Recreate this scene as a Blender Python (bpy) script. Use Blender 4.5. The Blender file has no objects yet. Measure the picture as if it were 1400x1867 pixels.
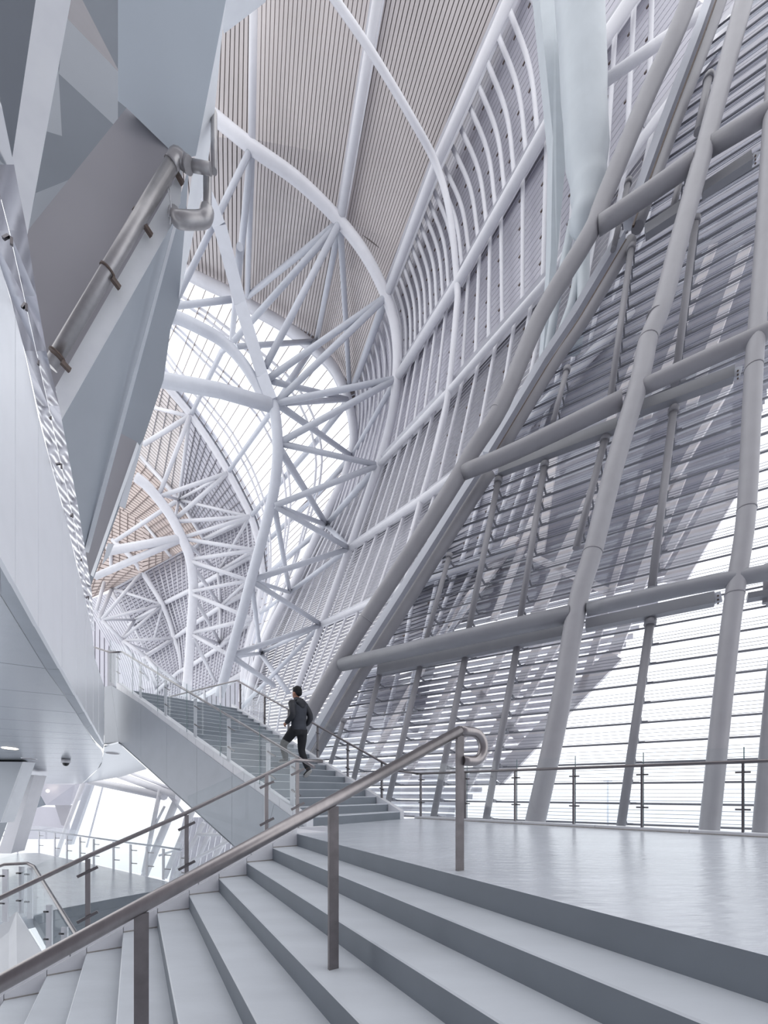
import bpy, math, random
from mathutils import Vector as V, Matrix
random.seed(7)
SC = bpy.context.scene
COL = SC.collection

# ------------------------------------------------------------------ camera
FPX, CX, HY, CZ = 758.0, 700.0, 1443.5, 0.555      # focal length and principal point of a 1400 x 1867 frame
cam_d = bpy.data.cameras.new('camera')
cam_d.sensor_fit = 'HORIZONTAL'
cam_d.sensor_width = 36
cam_d.lens = 36 * FPX / 1400
cam_d.shift_x = 0
cam_d.shift_y = (HY - 933.5) / 1400
cam_d.clip_start = 0.05
cam_d.clip_end = 2000
cam = bpy.data.objects.new('camera', cam_d)
cam.location = (0, 0, CZ)
cam.rotation_euler = (math.pi / 2, 0, 0)
COL.objects.link(cam)
SC.camera = cam

# ------------------------------------------------------------------ world, exposure
w = bpy.data.worlds.new('overcast_sky')
SC.world = w
w.use_nodes = True
bg = w.node_tree.nodes['Background']
bg.inputs[0].default_value = (0.972, 0.98, 1.0, 1)
bg.inputs[1].default_value = 1.55
SC.view_settings.view_transform = 'Standard'
SC.view_settings.look = 'None'
SC.view_settings.gamma = 1
SC.view_settings.exposure = 0.17
SC.view_settings.use_curve_mapping = False
SC.cycles.max_bounces = 8
SC.cycles.diffuse_bounces = 5
SC.cycles.glossy_bounces = 4
SC.cycles.transparent_max_bounces = 24
SC.cycles.caustics_reflective = False
SC.cycles.caustics_refractive = False

# ------------------------------------------------------------------ materials
def lin(c):
    return tuple(((x / 255) / 12.92 if x / 255 <= .04045 else ((x / 255 + .055) / 1.055) ** 2.4) for x in c)

def mat(name, rgb, rough=.5, metal=0., var=.06, scale=3., bump=0., bscale=40., spec=.5, stretch=None, coat=0):
    m = bpy.data.materials.new(name)
    m.use_nodes = True
    nt = m.node_tree
    b = nt.nodes['Principled BSDF']
    c = lin(rgb)
    tc = nt.nodes.new('ShaderNodeTexCoord')
    mp = nt.nodes.new('ShaderNodeMapping')
    if stretch: mp.inputs['Scale'].default_value = stretch
    nt.links.new(tc.outputs['Object'], mp.inputs[0])
    n = nt.nodes.new('ShaderNodeTexNoise')
    n.inputs['Scale'].default_value = scale
    n.inputs['Detail'].default_value = 5
    nt.links.new(mp.outputs[0], n.inputs['Vector'])
    r = nt.nodes.new('ShaderNodeValToRGB')
    r.color_ramp.elements[0].position = .3
    r.color_ramp.elements[1].position = .7
    r.color_ramp.elements[0].color = (*[x * (1 - var) for x in c], 1)
    r.color_ramp.elements[1].color = (*[min(1, x * (1 + var)) for x in c], 1)
    nt.links.new(n.outputs['Fac'], r.inputs[0])
    nt.links.new(r.outputs[0], b.inputs['Base Color'])
    b.inputs['Roughness'].default_value = rough
    b.inputs['Metallic'].default_value = metal
    b.inputs['Specular IOR Level'].default_value = spec
    if coat:
        b.inputs['Coat Weight'].default_value = coat
        b.inputs['Coat Roughness'].default_value = .12
    if bump:
        n2 = nt.nodes.new('ShaderNodeTexNoise')
        n2.inputs['Scale'].default_value = bscale
        n2.inputs['Detail'].default_value = 3
        nt.links.new(mp.outputs[0], n2.inputs['Vector'])
        bp = nt.nodes.new('ShaderNodeBump')
        bp.inputs['Strength'].default_value = bump
        bp.inputs['Distance'].default_value = .02
        nt.links.new(n2.outputs['Fac'], bp.inputs['Height'])
        nt.links.new(bp.outputs[0], b.inputs['Normal'])
    return m

def glass(name, tint=(.975, .985, .985), base=.04, edge=.5, rough=.02):
    m = bpy.data.materials.new(name)
    m.use_nodes = True
    nt = m.node_tree
    for x in list(nt.nodes): nt.nodes.remove(x)
    o = nt.nodes.new('ShaderNodeOutputMaterial')
    t = nt.nodes.new('ShaderNodeBsdfTransparent'); t.inputs[0].default_value = (*tint, 1)
    g = nt.nodes.new('ShaderNodeBsdfGlossy'); g.inputs['Roughness'].default_value = rough
    g.inputs[0].default_value = (.95, .97, 1, 1)
    lw = nt.nodes.new('ShaderNodeFresnel'); lw.inputs[0].default_value = 1.45
    ma = nt.nodes.new('ShaderNodeMath'); ma.operation = 'MULTIPLY_ADD'
    ma.inputs[1].default_value = edge; ma.inputs[2].default_value = base
    mx = nt.nodes.new('ShaderNodeMixShader')
    ge = nt.nodes.new('ShaderNodeNewGeometry')            # the far side of a pane adds no second reflection
    inv = nt.nodes.new('ShaderNodeMath'); inv.operation = 'SUBTRACT'; inv.inputs[0].default_value = 1
    mu = nt.nodes.new('ShaderNodeMath'); mu.operation = 'MULTIPLY'
    nt.links.new(ge.outputs['Backfacing'], inv.inputs[1])
    nt.links.new(lw.outputs[0], ma.inputs[0]); nt.links.new(ma.outputs[0], mu.inputs[0]); nt.links.new(inv.outputs[0], mu.inputs[1])
    nt.links.new(mu.outputs[0], mx.inputs[0])
    nt.links.new(t.outputs[0], mx.inputs[1]); nt.links.new(g.outputs[0], mx.inputs[2])
    nt.links.new(mx.outputs[0], o.inputs[0])
    return m

def emit(name, rgb, s):
    m = bpy.data.materials.new(name); m.use_nodes = True
    b = m.node_tree.nodes['Principled BSDF']
    b.inputs['Emission Color'].default_value = (*rgb, 1); b.inputs['Emission Strength'].default_value = s
    return m

M = {}
M['white'] = mat('white_steel_paint', (213, 213, 219), .42, var=.03)
M['cool'] = mat('cool_grey_steel_paint', (196, 199, 208), .45, var=.03)
M['fcol'] = mat('facade_column_paint', (162, 161, 166), .45, var=.04)
M['fbeam'] = mat('facade_beam_paint', (142, 143, 149), .45, var=.04)
M['mastp'] = mat('mast_paint', (186, 193, 199), .5, var=.03)
M['greysteel'] = mat('grey_steel_paint', (148, 147, 152), .5, var=.04)
M['rod'] = mat('dark_purlin_paint', (128, 129, 136), .5, var=.05)
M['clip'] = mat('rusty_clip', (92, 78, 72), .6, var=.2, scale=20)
M['roof'] = mat('warm_grey_roof_sheet', (205, 198, 197), .7, var=.05, scale=.6)
M['roofdark'] = mat('roof_joint', (120, 112, 110), .8)
M['slat'] = mat('lilac_grey_slat', (184, 183, 193), .35, var=.04, scale=.8)
M['slatdark'] = mat('grey_louver', (158, 157, 165), .4, var=.05, scale=.8)
M['resin'] = mat('pale_grey_resin', (200, 205, 212), .38, var=.05, scale=1.6, bump=.06, bscale=14, stretch=(1, 3, 1))
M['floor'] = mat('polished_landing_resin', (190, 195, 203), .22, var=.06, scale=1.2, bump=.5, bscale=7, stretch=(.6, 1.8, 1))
M['riser'] = mat('shade_toned_riser_resin', (122, 129, 137), .55, var=.05, scale=3)  # riser shade is put into a darker copy of the resin colour
M['stone'] = mat('white_stone_curb', (222, 223, 228), .35, var=.03)
M['grout'] = mat('stained_joint', (158, 154, 150), .8, var=.15, scale=14)
M['ss'] = mat('brushed_stainless', (152, 147, 148), .34, 1., var=.08, scale=30, stretch=(1, 1, .2))
M['ssdark'] = mat('dark_stainless', (120, 116, 118), .35, 1., var=.08)
M['panel'] = mat('grey_aluminium_panel', (168, 173, 181), .45, .15, var=.03)
M['satin'] = mat('satin_silver_panel', (244, 246, 250), .3, .25, var=.02)
M['mirror'] = mat('polished_steel', (232, 234, 238), .04, 1., var=.01, bump=.06, bscale=.7)
M['soffit'] = mat('satin_soffit_panel', (196, 200, 206), .24, .75, var=.03, bump=.03, bscale=3, stretch=(1, 5, 1))
M['dimple'] = mat('dimpled_edge_panel', (170, 176, 184), .35, .6, var=.05)
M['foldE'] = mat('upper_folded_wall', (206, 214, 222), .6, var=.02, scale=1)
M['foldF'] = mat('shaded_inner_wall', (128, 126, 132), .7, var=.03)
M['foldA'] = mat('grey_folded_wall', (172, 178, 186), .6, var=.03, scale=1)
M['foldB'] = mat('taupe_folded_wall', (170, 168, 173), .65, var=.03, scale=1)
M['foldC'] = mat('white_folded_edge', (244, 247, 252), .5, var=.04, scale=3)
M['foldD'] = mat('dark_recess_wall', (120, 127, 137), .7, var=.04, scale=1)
M['duct'] = mat('galvanised_duct', (168, 166, 168), .38, .6, var=.06, scale=12)
M['glass'] = glass('clear_glass')
M['facglass'] = glass('facade_glass', (.95, .96, .98), .05, .5, .05)
M['skyglass'] = glass('skylight_glass', (.97, .98, 1), .02, .3)
M['glassedge'] = mat('green_glass_edge', (120, 140, 142), .15)
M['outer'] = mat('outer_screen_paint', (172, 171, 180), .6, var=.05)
M['outerlow'] = mat('outer_screen_lit_copy', (232, 231, 236), .6, var=.05)  # brightness of the lower boards put into a lighter copy of the colour
M['reflbar'] = mat('reflection_bar_tone', (236, 230, 230), .6, var=.04)
M['ground'] = mat('pale_forecourt', (225, 228, 232), .8, var=.03, scale=.05)
M['poststeel'] = mat('dull_post_steel', (128, 124, 126), .55, .8, var=.15, scale=12)
M['haze'] = mat('haze_paled_distant', (222, 226, 232), .9, var=.02)  # distance haze is put into this pale colour
M['mull'] = mat('brown_grey_mullion', (140, 126, 120), .6)
M['lamp'] = emit('warm_downlight', (1, .86, .66), 6)
M['black'] = mat('black_plastic', (30, 31, 34), .3)
M['jacket'] = mat('charcoal_jersey', (58, 61, 70), .85, var=.15, scale=9)
M['sleeve'] = mat('black_sleeve', (36, 38, 46), .6, var=.15, scale=9)
M['trousers'] = mat('black_trousers', (26, 27, 33), .8, var=.15, scale=9)
M['skin'] = mat('skin', (178, 128, 104), .5, var=.05)
M['hair'] = mat('black_hair', (16, 15, 17), .8, var=.3, scale=60, bump=.3, bscale=120)
M['shoe'] = mat('dark_sneaker', (46, 46, 50), .6)
M['sole'] = mat('pale_sole', (176, 174, 172), .6)

# ------------------------------------------------------------------ helpers
def ray(x, y): return V(((x - CX) / FPX, 1, (HY - y) / FPX))
def at(x, y, Y):
    return V(((x - CX) / FPX * Y, Y, CZ + (HY - y) / FPX * Y))
EYE = V((0, 0, CZ))
def onpl(x, y, p0, n):
    d = ray(x, y)
    return EYE + d * ((p0 - EYE).dot(n) / d.dot(n))

class MB:
    def __init__(s): s.v = []; s.f = []; s.s = []; s.m = []
    def face(s, idx, smooth=False, m=0): s.f.append(idx); s.s.append(smooth); s.m.append(m)
    def hexa(s, c, m=0):
        b = len(s.v); s.v += [V(p) for p in c]
        for q in ((0, 3, 2, 1), (4, 5, 6, 7), (0, 1, 5, 4), (1, 2, 6, 5), (2, 3, 7, 6), (3, 0, 4, 7)):
            s.face([b + i for i in q], m=m)
        return s
    def prism(s, poly, d, m=0):
        n = len(poly); b = len(s.v)
        s.v += [V(p) for p in poly] + [V(p) + d for p in poly]
        s.face([b + i for i in range(n)], m=m)
        s.face([b + n + i for i in reversed(range(n))], m=m)
        for i in range(n):
            j = (i + 1) % n
            s.face([b + i, b + n + i, b + n + j, b + j], m=m)
        return s
    def bar(s, p, q, wd, ht, up=V((0, 0, 1)), m=0):
        p = V(p); q = V(q); d = (q - p).normalized()
        a = d.cross(up)
        if a.length < 1e-4: a = d.cross(V((1, 0, 0)))
        a.normalize(); u = a.cross(d).normalized()
        a *= wd / 2; u *= ht / 2
        return s.hexa([p - a - u, p + a - u, p + a + u, p - a + u, q - a - u, q + a - u, q + a + u, q - a + u], m)
    def tube(s, pts, r, n=10, m=0):
        pts = [V(p) for p in pts]
        k = len(pts)
        if not isinstance(r, (list, tuple)): r = [r] * k
        b = len(s.v)
        t0 = (pts[1] - pts[0]).normalized()
        a = t0.cross(V((0, 0, 1)))
        if a.length < .05: a = t0.cross(V((1, 0, 0)))
        a.normalize()
        for i, p in enumerate(pts):
            t = (pts[min(i + 1, k - 1)] - pts[max(i - 1, 0)]).normalized()
            a = (a - t * a.dot(t)).normalized()
            c = t.cross(a)
            for j in range(n):
                w_ = 2 * math.pi * j / n
                s.v.append(p + (a * math.cos(w_) + c * math.sin(w_)) * r[i])
        for i in range(k - 1):
            for j in range(n):
                j2 = (j + 1) % n
                s.face([b + i * n + j, b + i * n + j2, b + (i + 1) * n + j2, b + (i + 1) * n + j], True, m)
        s.face([b + j for j in reversed(range(n))], m=m)
        s.face([b + (k - 1) * n + j for j in range(n)], m=m)
        return s
    def ball(s, c, rx, ry, rz, ax=None, n=12, m=0):
        ax = ax or (V((1, 0, 0)), V((0, 1, 0)), V((0, 0, 1)))
        b = len(s.v); h = n // 2
        s.v.append(c - ax[2] * rz)
        for i in range(1, h):
            f = -math.pi / 2 + math.pi * i / h
            for j in range(n):
                g = 2 * math.pi * j / n
                s.v.append(c + ax[0] * rx * math.cos(f) * math.cos(g) + ax[1] * ry * math.cos(f) * math.sin(g) + ax[2] * rz * math.sin(f))
        s.v.append(c + ax[2] * rz); e = len(s.v) - 1
        for j in range(n):
            j2 = (j + 1) % n
            s.face([b, b + 1 + j2, b + 1 + j], True, m)
            s.face([e, b + 1 + (h - 2) * n + j, b + 1 + (h - 2) * n + j2], True, m)
            for i in range(h - 2):
                s.face([b + 1 + i * n + j, b + 1 + i * n + j2, b + 1 + (i + 1) * n + j2, b + 1 + (i + 1) * n + j], True, m)
        return s
    def strip(s, P, Q, t0, t1, th, m=0):
        """a long thin board between the t0 and t1 lines of the ruled surface P-Q, th = thickness vectors (one per sample)"""
        b = len(s.v); k = len(P)
        for i in range(k):
            p0 = P[i].lerp(Q[i], t0); p1 = P[i].lerp(Q[i], t1)
            s.v += [p0, p1, p1 + th[i], p0 + th[i]]
        for i in range(k - 1):
            for a_, b_ in ((0, 1), (1, 2), (2, 3), (3, 0)):
                s.face([b + i * 4 + a_, b + i * 4 + b_, b + i * 4 + 4 + b_, b + i * 4 + 4 + a_], m=m)
        s.face([b, b + 3, b + 2, b + 1], m=m); e = b + (k - 1) * 4
        s.face([e, e + 1, e + 2, e + 3], m=m)
        return s
    def build(s, name, mt, parent=None, **props):
        me = bpy.data.meshes.new(name)
        me.from_pydata([tuple(p) for p in s.v], [], s.f)
        ms = mt if isinstance(mt, list) else [mt]
        for x in ms: me.materials.append(x)
        me.polygons.foreach_set('use_smooth', s.s)
        me.polygons.foreach_set('material_index', s.m)
        me.update()
        o = bpy.data.objects.new(name, me); COL.objects.link(o)
        if parent:
            o.parent = parent
            o.matrix_parent_inverse = Matrix.Translation(parent.location).inverted()
        for a, b_ in props.items(): o[a] = b_
        return o

def empty(name, loc, **props):
    o = bpy.data.objects.new(name, None); o.location = loc; COL.objects.link(o)
    o.empty_display_size = .2
    for a, b_ in props.items(): o[a] = b_
    return o
def thing(name, label, cat, loc=(0, 0, 0), group=None):
    o = empty(name, loc, label=label, category=cat)
    if group: o['group'] = group
    return o
def tag(o, label, cat, group=None):
    o['label'] = label; o['category'] = cat
    if group: o['group'] = group
    return o
def struct(name, loc, label=None, cat=None):
    o = empty(name, loc, kind='structure')
    if label: o['label'] = label
    if cat: o['category'] = cat
    return o

def cat_rom(pts, sub=6):
    if len(pts) < 3: return [V(p) for p in pts]
    P = [V(p) for p in pts]; out = []
    for i in range(len(P) - 1):
        a = P[i - 1] if i else P[i] * 2 - P[i + 1]
        b, c = P[i], P[i + 1]
        d = P[i + 2] if i + 2 < len(P) else c * 2 - b
        for j in range(sub):
            t = j / sub
            out.append(.5 * ((2 * b) + (c - a) * t + (2 * a - 5 * b + 4 * c - d) * t * t + (3 * b - a - 3 * c + d) * t ** 3))
    out.append(P[-1]); return out

def px_radius(nodes, wpx):
    """real radius of a round member that measures wpx pixels across half way along"""
    a = at(*nodes[0]); b = at(*nodes[-1]); mid = at(*nodes[len(nodes) // 2]) if len(nodes) > 2 else (a + b) / 2
    x0, y0 = nodes[0][:2]; x1, y1 = nodes[-1][:2]
    tx, ty = x1 - x0, y1 - y0; l = math.hypot(tx, ty) or 1; nx, ny = -ty / l, tx / l
    u = mid.x / mid.y; v_ = (mid.z - CZ) / mid.y; rr = math.hypot(u, v_) or 1e-6
    ct = 1 / math.sqrt(1 + rr * rr)
    rad = (nx * u - ny * v_) / rr
    st = math.sqrt(1 - rad * rad + (rad / ct) ** 2)
    return wpx * mid.y / (2 * FPX * st)

def member(name, nodes, wpx, mt, parent=None, n=10, curve=False, r=None, **props):
    r = r or px_radius(nodes, wpx)
    pts = [at(*q) for q in nodes]
    if curve: pts = cat_rom(pts)
    return MB().tube(pts, r, n).build(name, mt, parent, **props)

# ================================================================== THE STAIRS AND FLOORS
R1, T1 = .16, .323
U1 = V((.857, .515, 0)).normalized(); N1 = V((-.515, .857, 0)).normalized()      # up the lower flight, along its nosings
P0 = V((-1.151, 5.48, 0))
Z = V((0, 0, 1))
stair = struct('floor_lower_stair', tuple(P0), 'wide straight lower flight of pale grey resin steps with shade-darkened risers')
def step_mesh(a, b, c, d, z0, z1, bev=.008):
    """a-b nosing line, d-c back line; block between z0 and z1, tread material 0, riser 1"""
    mb = MB(); lift = V((0, 0, 1))
    back = (d - a).normalized() * bev
    bot = [p + lift * z0 for p in (a, b, c, d)]
    mid = [a + lift * (z1 - bev), b + lift * (z1 - bev)]
    top = [a + back + lift * z1, b + back + lift * z1, c + lift * z1, d + lift * z1]
    mb.v = bot + mid + top
    mb.face([0, 3, 2, 1], m=1)
    mb.face([0, 1, 5, 4], m=1)
    mb.face([4, 5, 7, 6], m=0)
    mb.face([6, 7, 8, 9], m=0)
    mb.face([1, 2, 8, 7, 5], m=1); mb.face([0, 4, 6, 9, 3], m=1); mb.face([2, 3, 9, 8], m=1)
    return mb
LW = 10.5
for k in range(1, 16):
    a = P0 - U1 * (k * T1); b = a - N1 * LW
    c = b + U1 * T1; d = a + U1 * T1
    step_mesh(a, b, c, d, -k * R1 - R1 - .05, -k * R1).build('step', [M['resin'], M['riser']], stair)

# upper flight
R2, T2 = .15, .333
RB = V((.326, 8.41, 0)); LB = V((-1.127, 6.62, 0))
UR = V((-.736, .677, 0)).normalized(); UL = V((-.796, .605, 0)).normalized()
NST = 21
upper = struct('floor_upper_stair', tuple(LB), 'upper flight of steps with shade-darkened risers climbing to the upper left landing')
for k in range(1, NST + 1):
    s0 = (k - 1) * T2; s1 = k * T2 if k < NST else s0 + 3
    a = LB + UL * s0; b = RB + UR * s0; c = RB + UR * s1; d = LB + UL * s1
    if k == NST: c = c + V((1.2, .6, 0)) * 0
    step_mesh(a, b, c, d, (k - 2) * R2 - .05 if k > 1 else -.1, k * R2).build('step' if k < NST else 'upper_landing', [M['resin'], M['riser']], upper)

# landing slab
RD = V((.736, -.677, 0)).normalized()
rail0 = V((.686, 8.67, 0))
fl = [P0, P0 - N1 * LW, P0 - N1 * LW + V((6, 1.2, 0)), rail0 + RD * 10.5, rail0, RB + V((.0, .12, 0)), LB + V((-.12, .1, 0)), LB + V((-.45, -.2, 0)), P0 + V((-.05, .3, 0))]
mb = MB(); mb.prism([p + Z * 0 for p in fl], V((0, 0, -.21)))
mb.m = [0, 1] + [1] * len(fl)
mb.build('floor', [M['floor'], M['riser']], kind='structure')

# --- white stone curbs
cst = struct('trim_1', tuple(P0), 'white stone skirting and cap running down beside the lower flight')
S1v = (U1 * T1 + Z * R1)
def curb_run(parent, base, direc, side, z_lo, z_hi, n, L, wid, name='stone_piece', slope=None):
    for i in range(n):
        a = base + direc * (L * i / n) + (Z * slope * L * i / n if slope else V((0, 0, 0)))
        b = base + direc * (L * (i + 1) / n - .008) + (Z * slope * (L * (i + 1) / n - .008) if slope else V((0, 0, 0)))
        c = side * wid
        MB().hexa([a + Z * z_lo, b + Z * z_lo, b + c + Z * z_lo, a + c + Z * z_lo,
                   a + Z * z_hi, b + Z * z_hi, b + c + Z * z_hi, a + c + Z * z_hi]).build(name, M['stone'], parent)
# skirting: pieces one per step standing beside each tread (its top follows the pitch)
for k in range(0, 15):
    a = P0 - U1 * (k * T1) - Z * (k * R1)
    b = P0 - U1 * ((k + 1) * T1 - .006) - Z * ((k + 1) * R1)
    o = N1 * .03
    zt = .055
    pts = [a + Z * zt, b + Z * zt, b - Z * .02, a - Z * (R1 + .02)]
    MB().prism([p - N1 * .012 for p in pts], o).build('skirting_tile', M['stone'], cst)
    MB().bar(a - Z * (R1 - .006) - N1 * .014, b - Z * -.006 - N1 * .014, .006, .012).build('joint', M['grout'], cst)
curb_run(cst, P0 + N1 * .02 + U1 * .02, -U1, N1, .055, .105, 8, 15 * T1, .05, 'cap_moulding', slope=-R1 / T1)
curb_run(cst, P0 + N1 * .07 + U1 * .02, -U1, N1, -.45, .085, 8, 15 * T1, .11, 'cap_stone', slope=-R1 / T1)
# end plinth on the landing
pl = [onpl(x, y, V((0, 0, .05)), Z) for x, y in ((541, 1507), (597, 1502), (597, 1508), (541, 1514))]
MB().prism([at(537, 1510, 5.6), at(597, 1507, 5.72), at(597, 1517, 5.72) , at(537, 1521, 5.55)], N1 * .16).build('end_plinth', M['stone'], cst)

ucr = struct('trim_2', tuple(RB), 'white stone curb along the right side of the upper flight')
for k in range(0, NST):
    a = RB + UR * (k * T2) + Z * (k * R2); b = RB + UR * ((k + 1) * T2 - .008) + Z * ((k + 1) * R2)
    sd = V((.677, .736, 0)) * .12
    MB().hexa([a - Z * .25, b - Z * .25, b + sd - Z * .25, a + sd - Z * .25, a + Z * .17, b + Z * .17, b + sd + Z * .17, a + sd + Z * .17]).build('curb_stone', M['stone'], ucr)
ucl = struct('trim_3', tuple(LB), 'white stone curb along the left side of the upper flight')
for k in range(0, NST + 1):
    a = LB + UL * (k * T2) + Z * (k * R2); b = LB + UL * ((k + 1) * T2 - .008) + Z * ((k + 1) * R2)
    sd = V((-.605, -.796, 0)) * .14
    MB().hexa([a - Z * .3, b - Z * .3, b + sd - Z * .3, a + sd - Z * .3, a + Z * .14, b + Z * .14, b + sd + Z * .14, a + sd + Z * .14]).build('curb_stone', M['stone'], ucl)
lcr = struct('trim_4', tuple(rail0), 'low white stone curb under the landing railing')
curb_run(lcr, rail0 + V((-.05, .03, 0)), RD, V((.677, .736, 0)), -.02, .045, 9, 10.5, .14)
MB().bar(rail0 - V((.02, .02, 0)) + Z * .006, rail0 + RD * 10.5 - V((.02, .02, 0)) + Z * .006, .02, .012).build('joint', M['grout'], lcr)

# stringer cladding (grey) on the left of the upper flight
SN = V((.605, .796, 0))
SP = LB - SN * .15
strg = struct('wall_stair_side', tuple(SP), 'smooth grey cladding on the outer side of the upper flight')
topl = [(190, 1252), (203, 1250), (257, 1284), (304, 1320), (359, 1362), (423, 1410), (500, 1466), (560, 1511)]
botl = [(190, 1357), (217, 1354), (257, 1390), (304, 1433), (359, 1483), (423, 1541), (470, 1585), (530, 1640)]
for i in range(len(topl) - 1):
    q = [onpl(*topl[i], SP, SN), onpl(*topl[i + 1], SP, SN), onpl(*botl[i + 1], SP, SN), onpl(*botl[i], SP, SN)]
    dx = (q[1] - q[0]).normalized() * .006
    q[1] = q[1] - dx; q[2] = q[2] - dx
    MB().prism(q, SN * .1).build('cladding_panel', M['panel'], strg)
q = [onpl(x, y, SP, SN) for x, y in ((190, 1357), (217, 1354), (257, 1390), (304, 1433), (359, 1483), (423, 1541), (530, 1640))]
mb = MB(); b0 = len(mb.v)
for i in range(len(q) - 1):
    mb.hexa([q[i] + Z * .03, q[i + 1] + Z * .03, q[i + 1] + SN * 2.2 + Z * .03, q[i] + SN * 2.2 + Z * .03, q[i], q[i + 1], q[i + 1] + SN * 2.2, q[i] + SN * 2.2])
mb.build('stair_soffit', M['panel'], strg)

# ================================================================== RAILINGS
def clamp_pair(parent, p, along, zs):
    for z_ in zs:
        MB().bar(p + Z * z_ - along * .075, p + Z * z_ + along * .075, .03, .022).build('clamp', M['ssdark'], parent)
# R1: landing railing and upper flight right side -------------------------------------------------
def px_on_line(x, base, d):
    """distance along base + d*s whose picture column is x"""
    k = (x - CX) / FPX
    return (k * base.y - base.x) / (d.x - k * d.y)
ODR = V((.677, .736, 0))
rr = thing('glass_railing', 'glass balustrade with thin steel handrail along the far edge of the landing', 'railing', tuple(rail0 + Z * .045))
lb = rail0 + ODR * .03
MB().tube([lb + Z * .93 + RD * s for s in (0, 3, 6, 10.3)], .024, 12).build('handrail', M['ssdark'], rr)
posts = [px_on_line(x, lb, RD) for x in (767, 848, 939, 1045.7, 1170, 1354)] + [8.6]
for s in posts:
    p = lb + RD * s
    MB().bar(p + Z * .03, p + Z * .92, .05, .024, up=RD).build('post', M['ssdark'], rr)
    clamp_pair(rr, p + ODR * .03, RD, (.33, .8))
for i in range(len(posts) - 1):
    a = lb + RD * (posts[i] + .04) + ODR * .05; b = lb + RD * (posts[i + 1] + .02) + ODR * .05
    MB().prism([a + Z * .05, b + Z * .05, b + Z * 1.12, a + Z * 1.12], ODR * .014).build('glass_pane', M['glass'], rr)
    MB().bar(b + Z * .05 - RD * .01, b + Z * 1.12 - RD * .01, .004, .012, up=RD).build('pane_edge', M['glassedge'], rr)

sr = R2 / T2
ru = thing('glass_railing', 'glass balustrade with dark handrail on the right side of the upper flight', 'railing', tuple(RB + Z * .17))
cb = RB + ODR * .06
DS = UR + Z * sr
MB().tube([lb + Z * .93, cb + Z * .93 + DS * .12, cb + Z * (.93 + .07) + DS * 6.75, cb + Z * 1.0 + DS * 6.75 + V((-3.4, 2.32, 0)).normalized() * 4.2], .024, 12).build('handrail', M['ssdark'], ru)
us = [px_on_line(x, cb, UR) for x in (696, 634, 579, 526, 482.5, 438)]
for s in us:
    p = cb + DS * s
    MB().bar(p + Z * .1, p + Z * .95, .05, .026, up=UR).build('post', M['ssdark'], ru)
    for z_ in (.36, .78):
        MB().bar(p + Z * z_ - DS * .06, p + Z * z_ + DS * .06, .03, .022).build('clamp', M['ssdark'], ru)
us2 = [.05] + us
for i in range(len(us2) - 1):
    a = cb + DS * (us2[i] + .04) + ODR * .04; b = cb + DS * (us2[i + 1] + .01) + ODR * .04
    MB().prism([a + Z * .15, b + Z * .15, b + Z * 1.15, a + Z * 1.15], ODR * .014).build('glass_pane', M['glass'], ru)
ubk = thing('glass_railing', 'short glass balustrade at the top landing behind the stairs', 'railing', tuple(cb + DS * 6.75))
e0 = cb + DS * 6.7; ed = V((-3.4, 2.32, 0)).normalized()
for s in (.9, 1.8, 2.7, 3.6):
    p = e0 + ed * s
    MB().bar(p, p + Z * .95, .03, .1, up=ed).build('post', M['white'], ubk)
for s in (0, .9, 1.8, 2.7):
    a = e0 + ed * (s + .06); b = e0 + ed * (s + .86)
    MB().prism([a + Z * .08, b + Z * .08, b + Z * 1.05, a + Z * 1.05], ODR * .014).build('glass_pane', M['glass'], ubk)

# left side of upper flight: broad flat posts, glass outside ---------------------------------------
rl = thing('glass_railing', 'glass balustrade with broad pale posts on the left side of the upper flight', 'railing', tuple(LB))
cl = LB - SN * .07
DL = UL + Z * sr
hp = [cl + Z * .98 + DL * -.1, cl + Z * 1.0 + DL * 7.15]
MB().tube(hp, .024, 12).build('handrail', M['ss'], rl)
for x in (533, 489, 417, 356, 302, 256, 214):
    s = px_on_line(x, cl, UL); p = cl + DL * s
    MB().bar(p + Z * .1, p + Z * .93, .02, .1, up=UL).build('post', M['white'], rl)
    for z_ in (.4, .78):
        MB().bar(p + Z * z_ + SN * -.02, p + Z * z_ + SN * -.02 + DL * -.22, .02, .02).build('clamp', M['ssdark'], rl)
gx = [548, 478, 406, 345, 292, 246, 205]
gs = [px_on_line(x, cl, UL) for x in gx]
for i in range(len(gs) - 1):
    a = cl + DL * (gs[i] + .01) - SN * .06; b = cl + DL * (gs[i + 1] - .01) - SN * .06
    MB().prism([a + Z * .02, b + Z * .02, b + Z * 1.16, a + Z * 1.16], SN * .014).build('glass_pane', M['glass'], rl)
    MB().bar(b + Z * .02, b + Z * 1.16, .006, .014, up=UL).build('pane_edge', M['glassedge'], rl)
pw = at(203, 1184, 11.3)
MB().tube([hp[1], hp[1] + V((-.35, .05, 0)), at(172, 1180, 11.3)], .022, 10).build('wall_return', M['ssdark'], rl)
for x in (200, 207):
    p = at(x, 1185, 11.3)
    MB().bar(p, V((p.x, p.y, 3.2)), .04, .1, up=V((1, 0, 0))).build('post', M['white'], rl)

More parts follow.
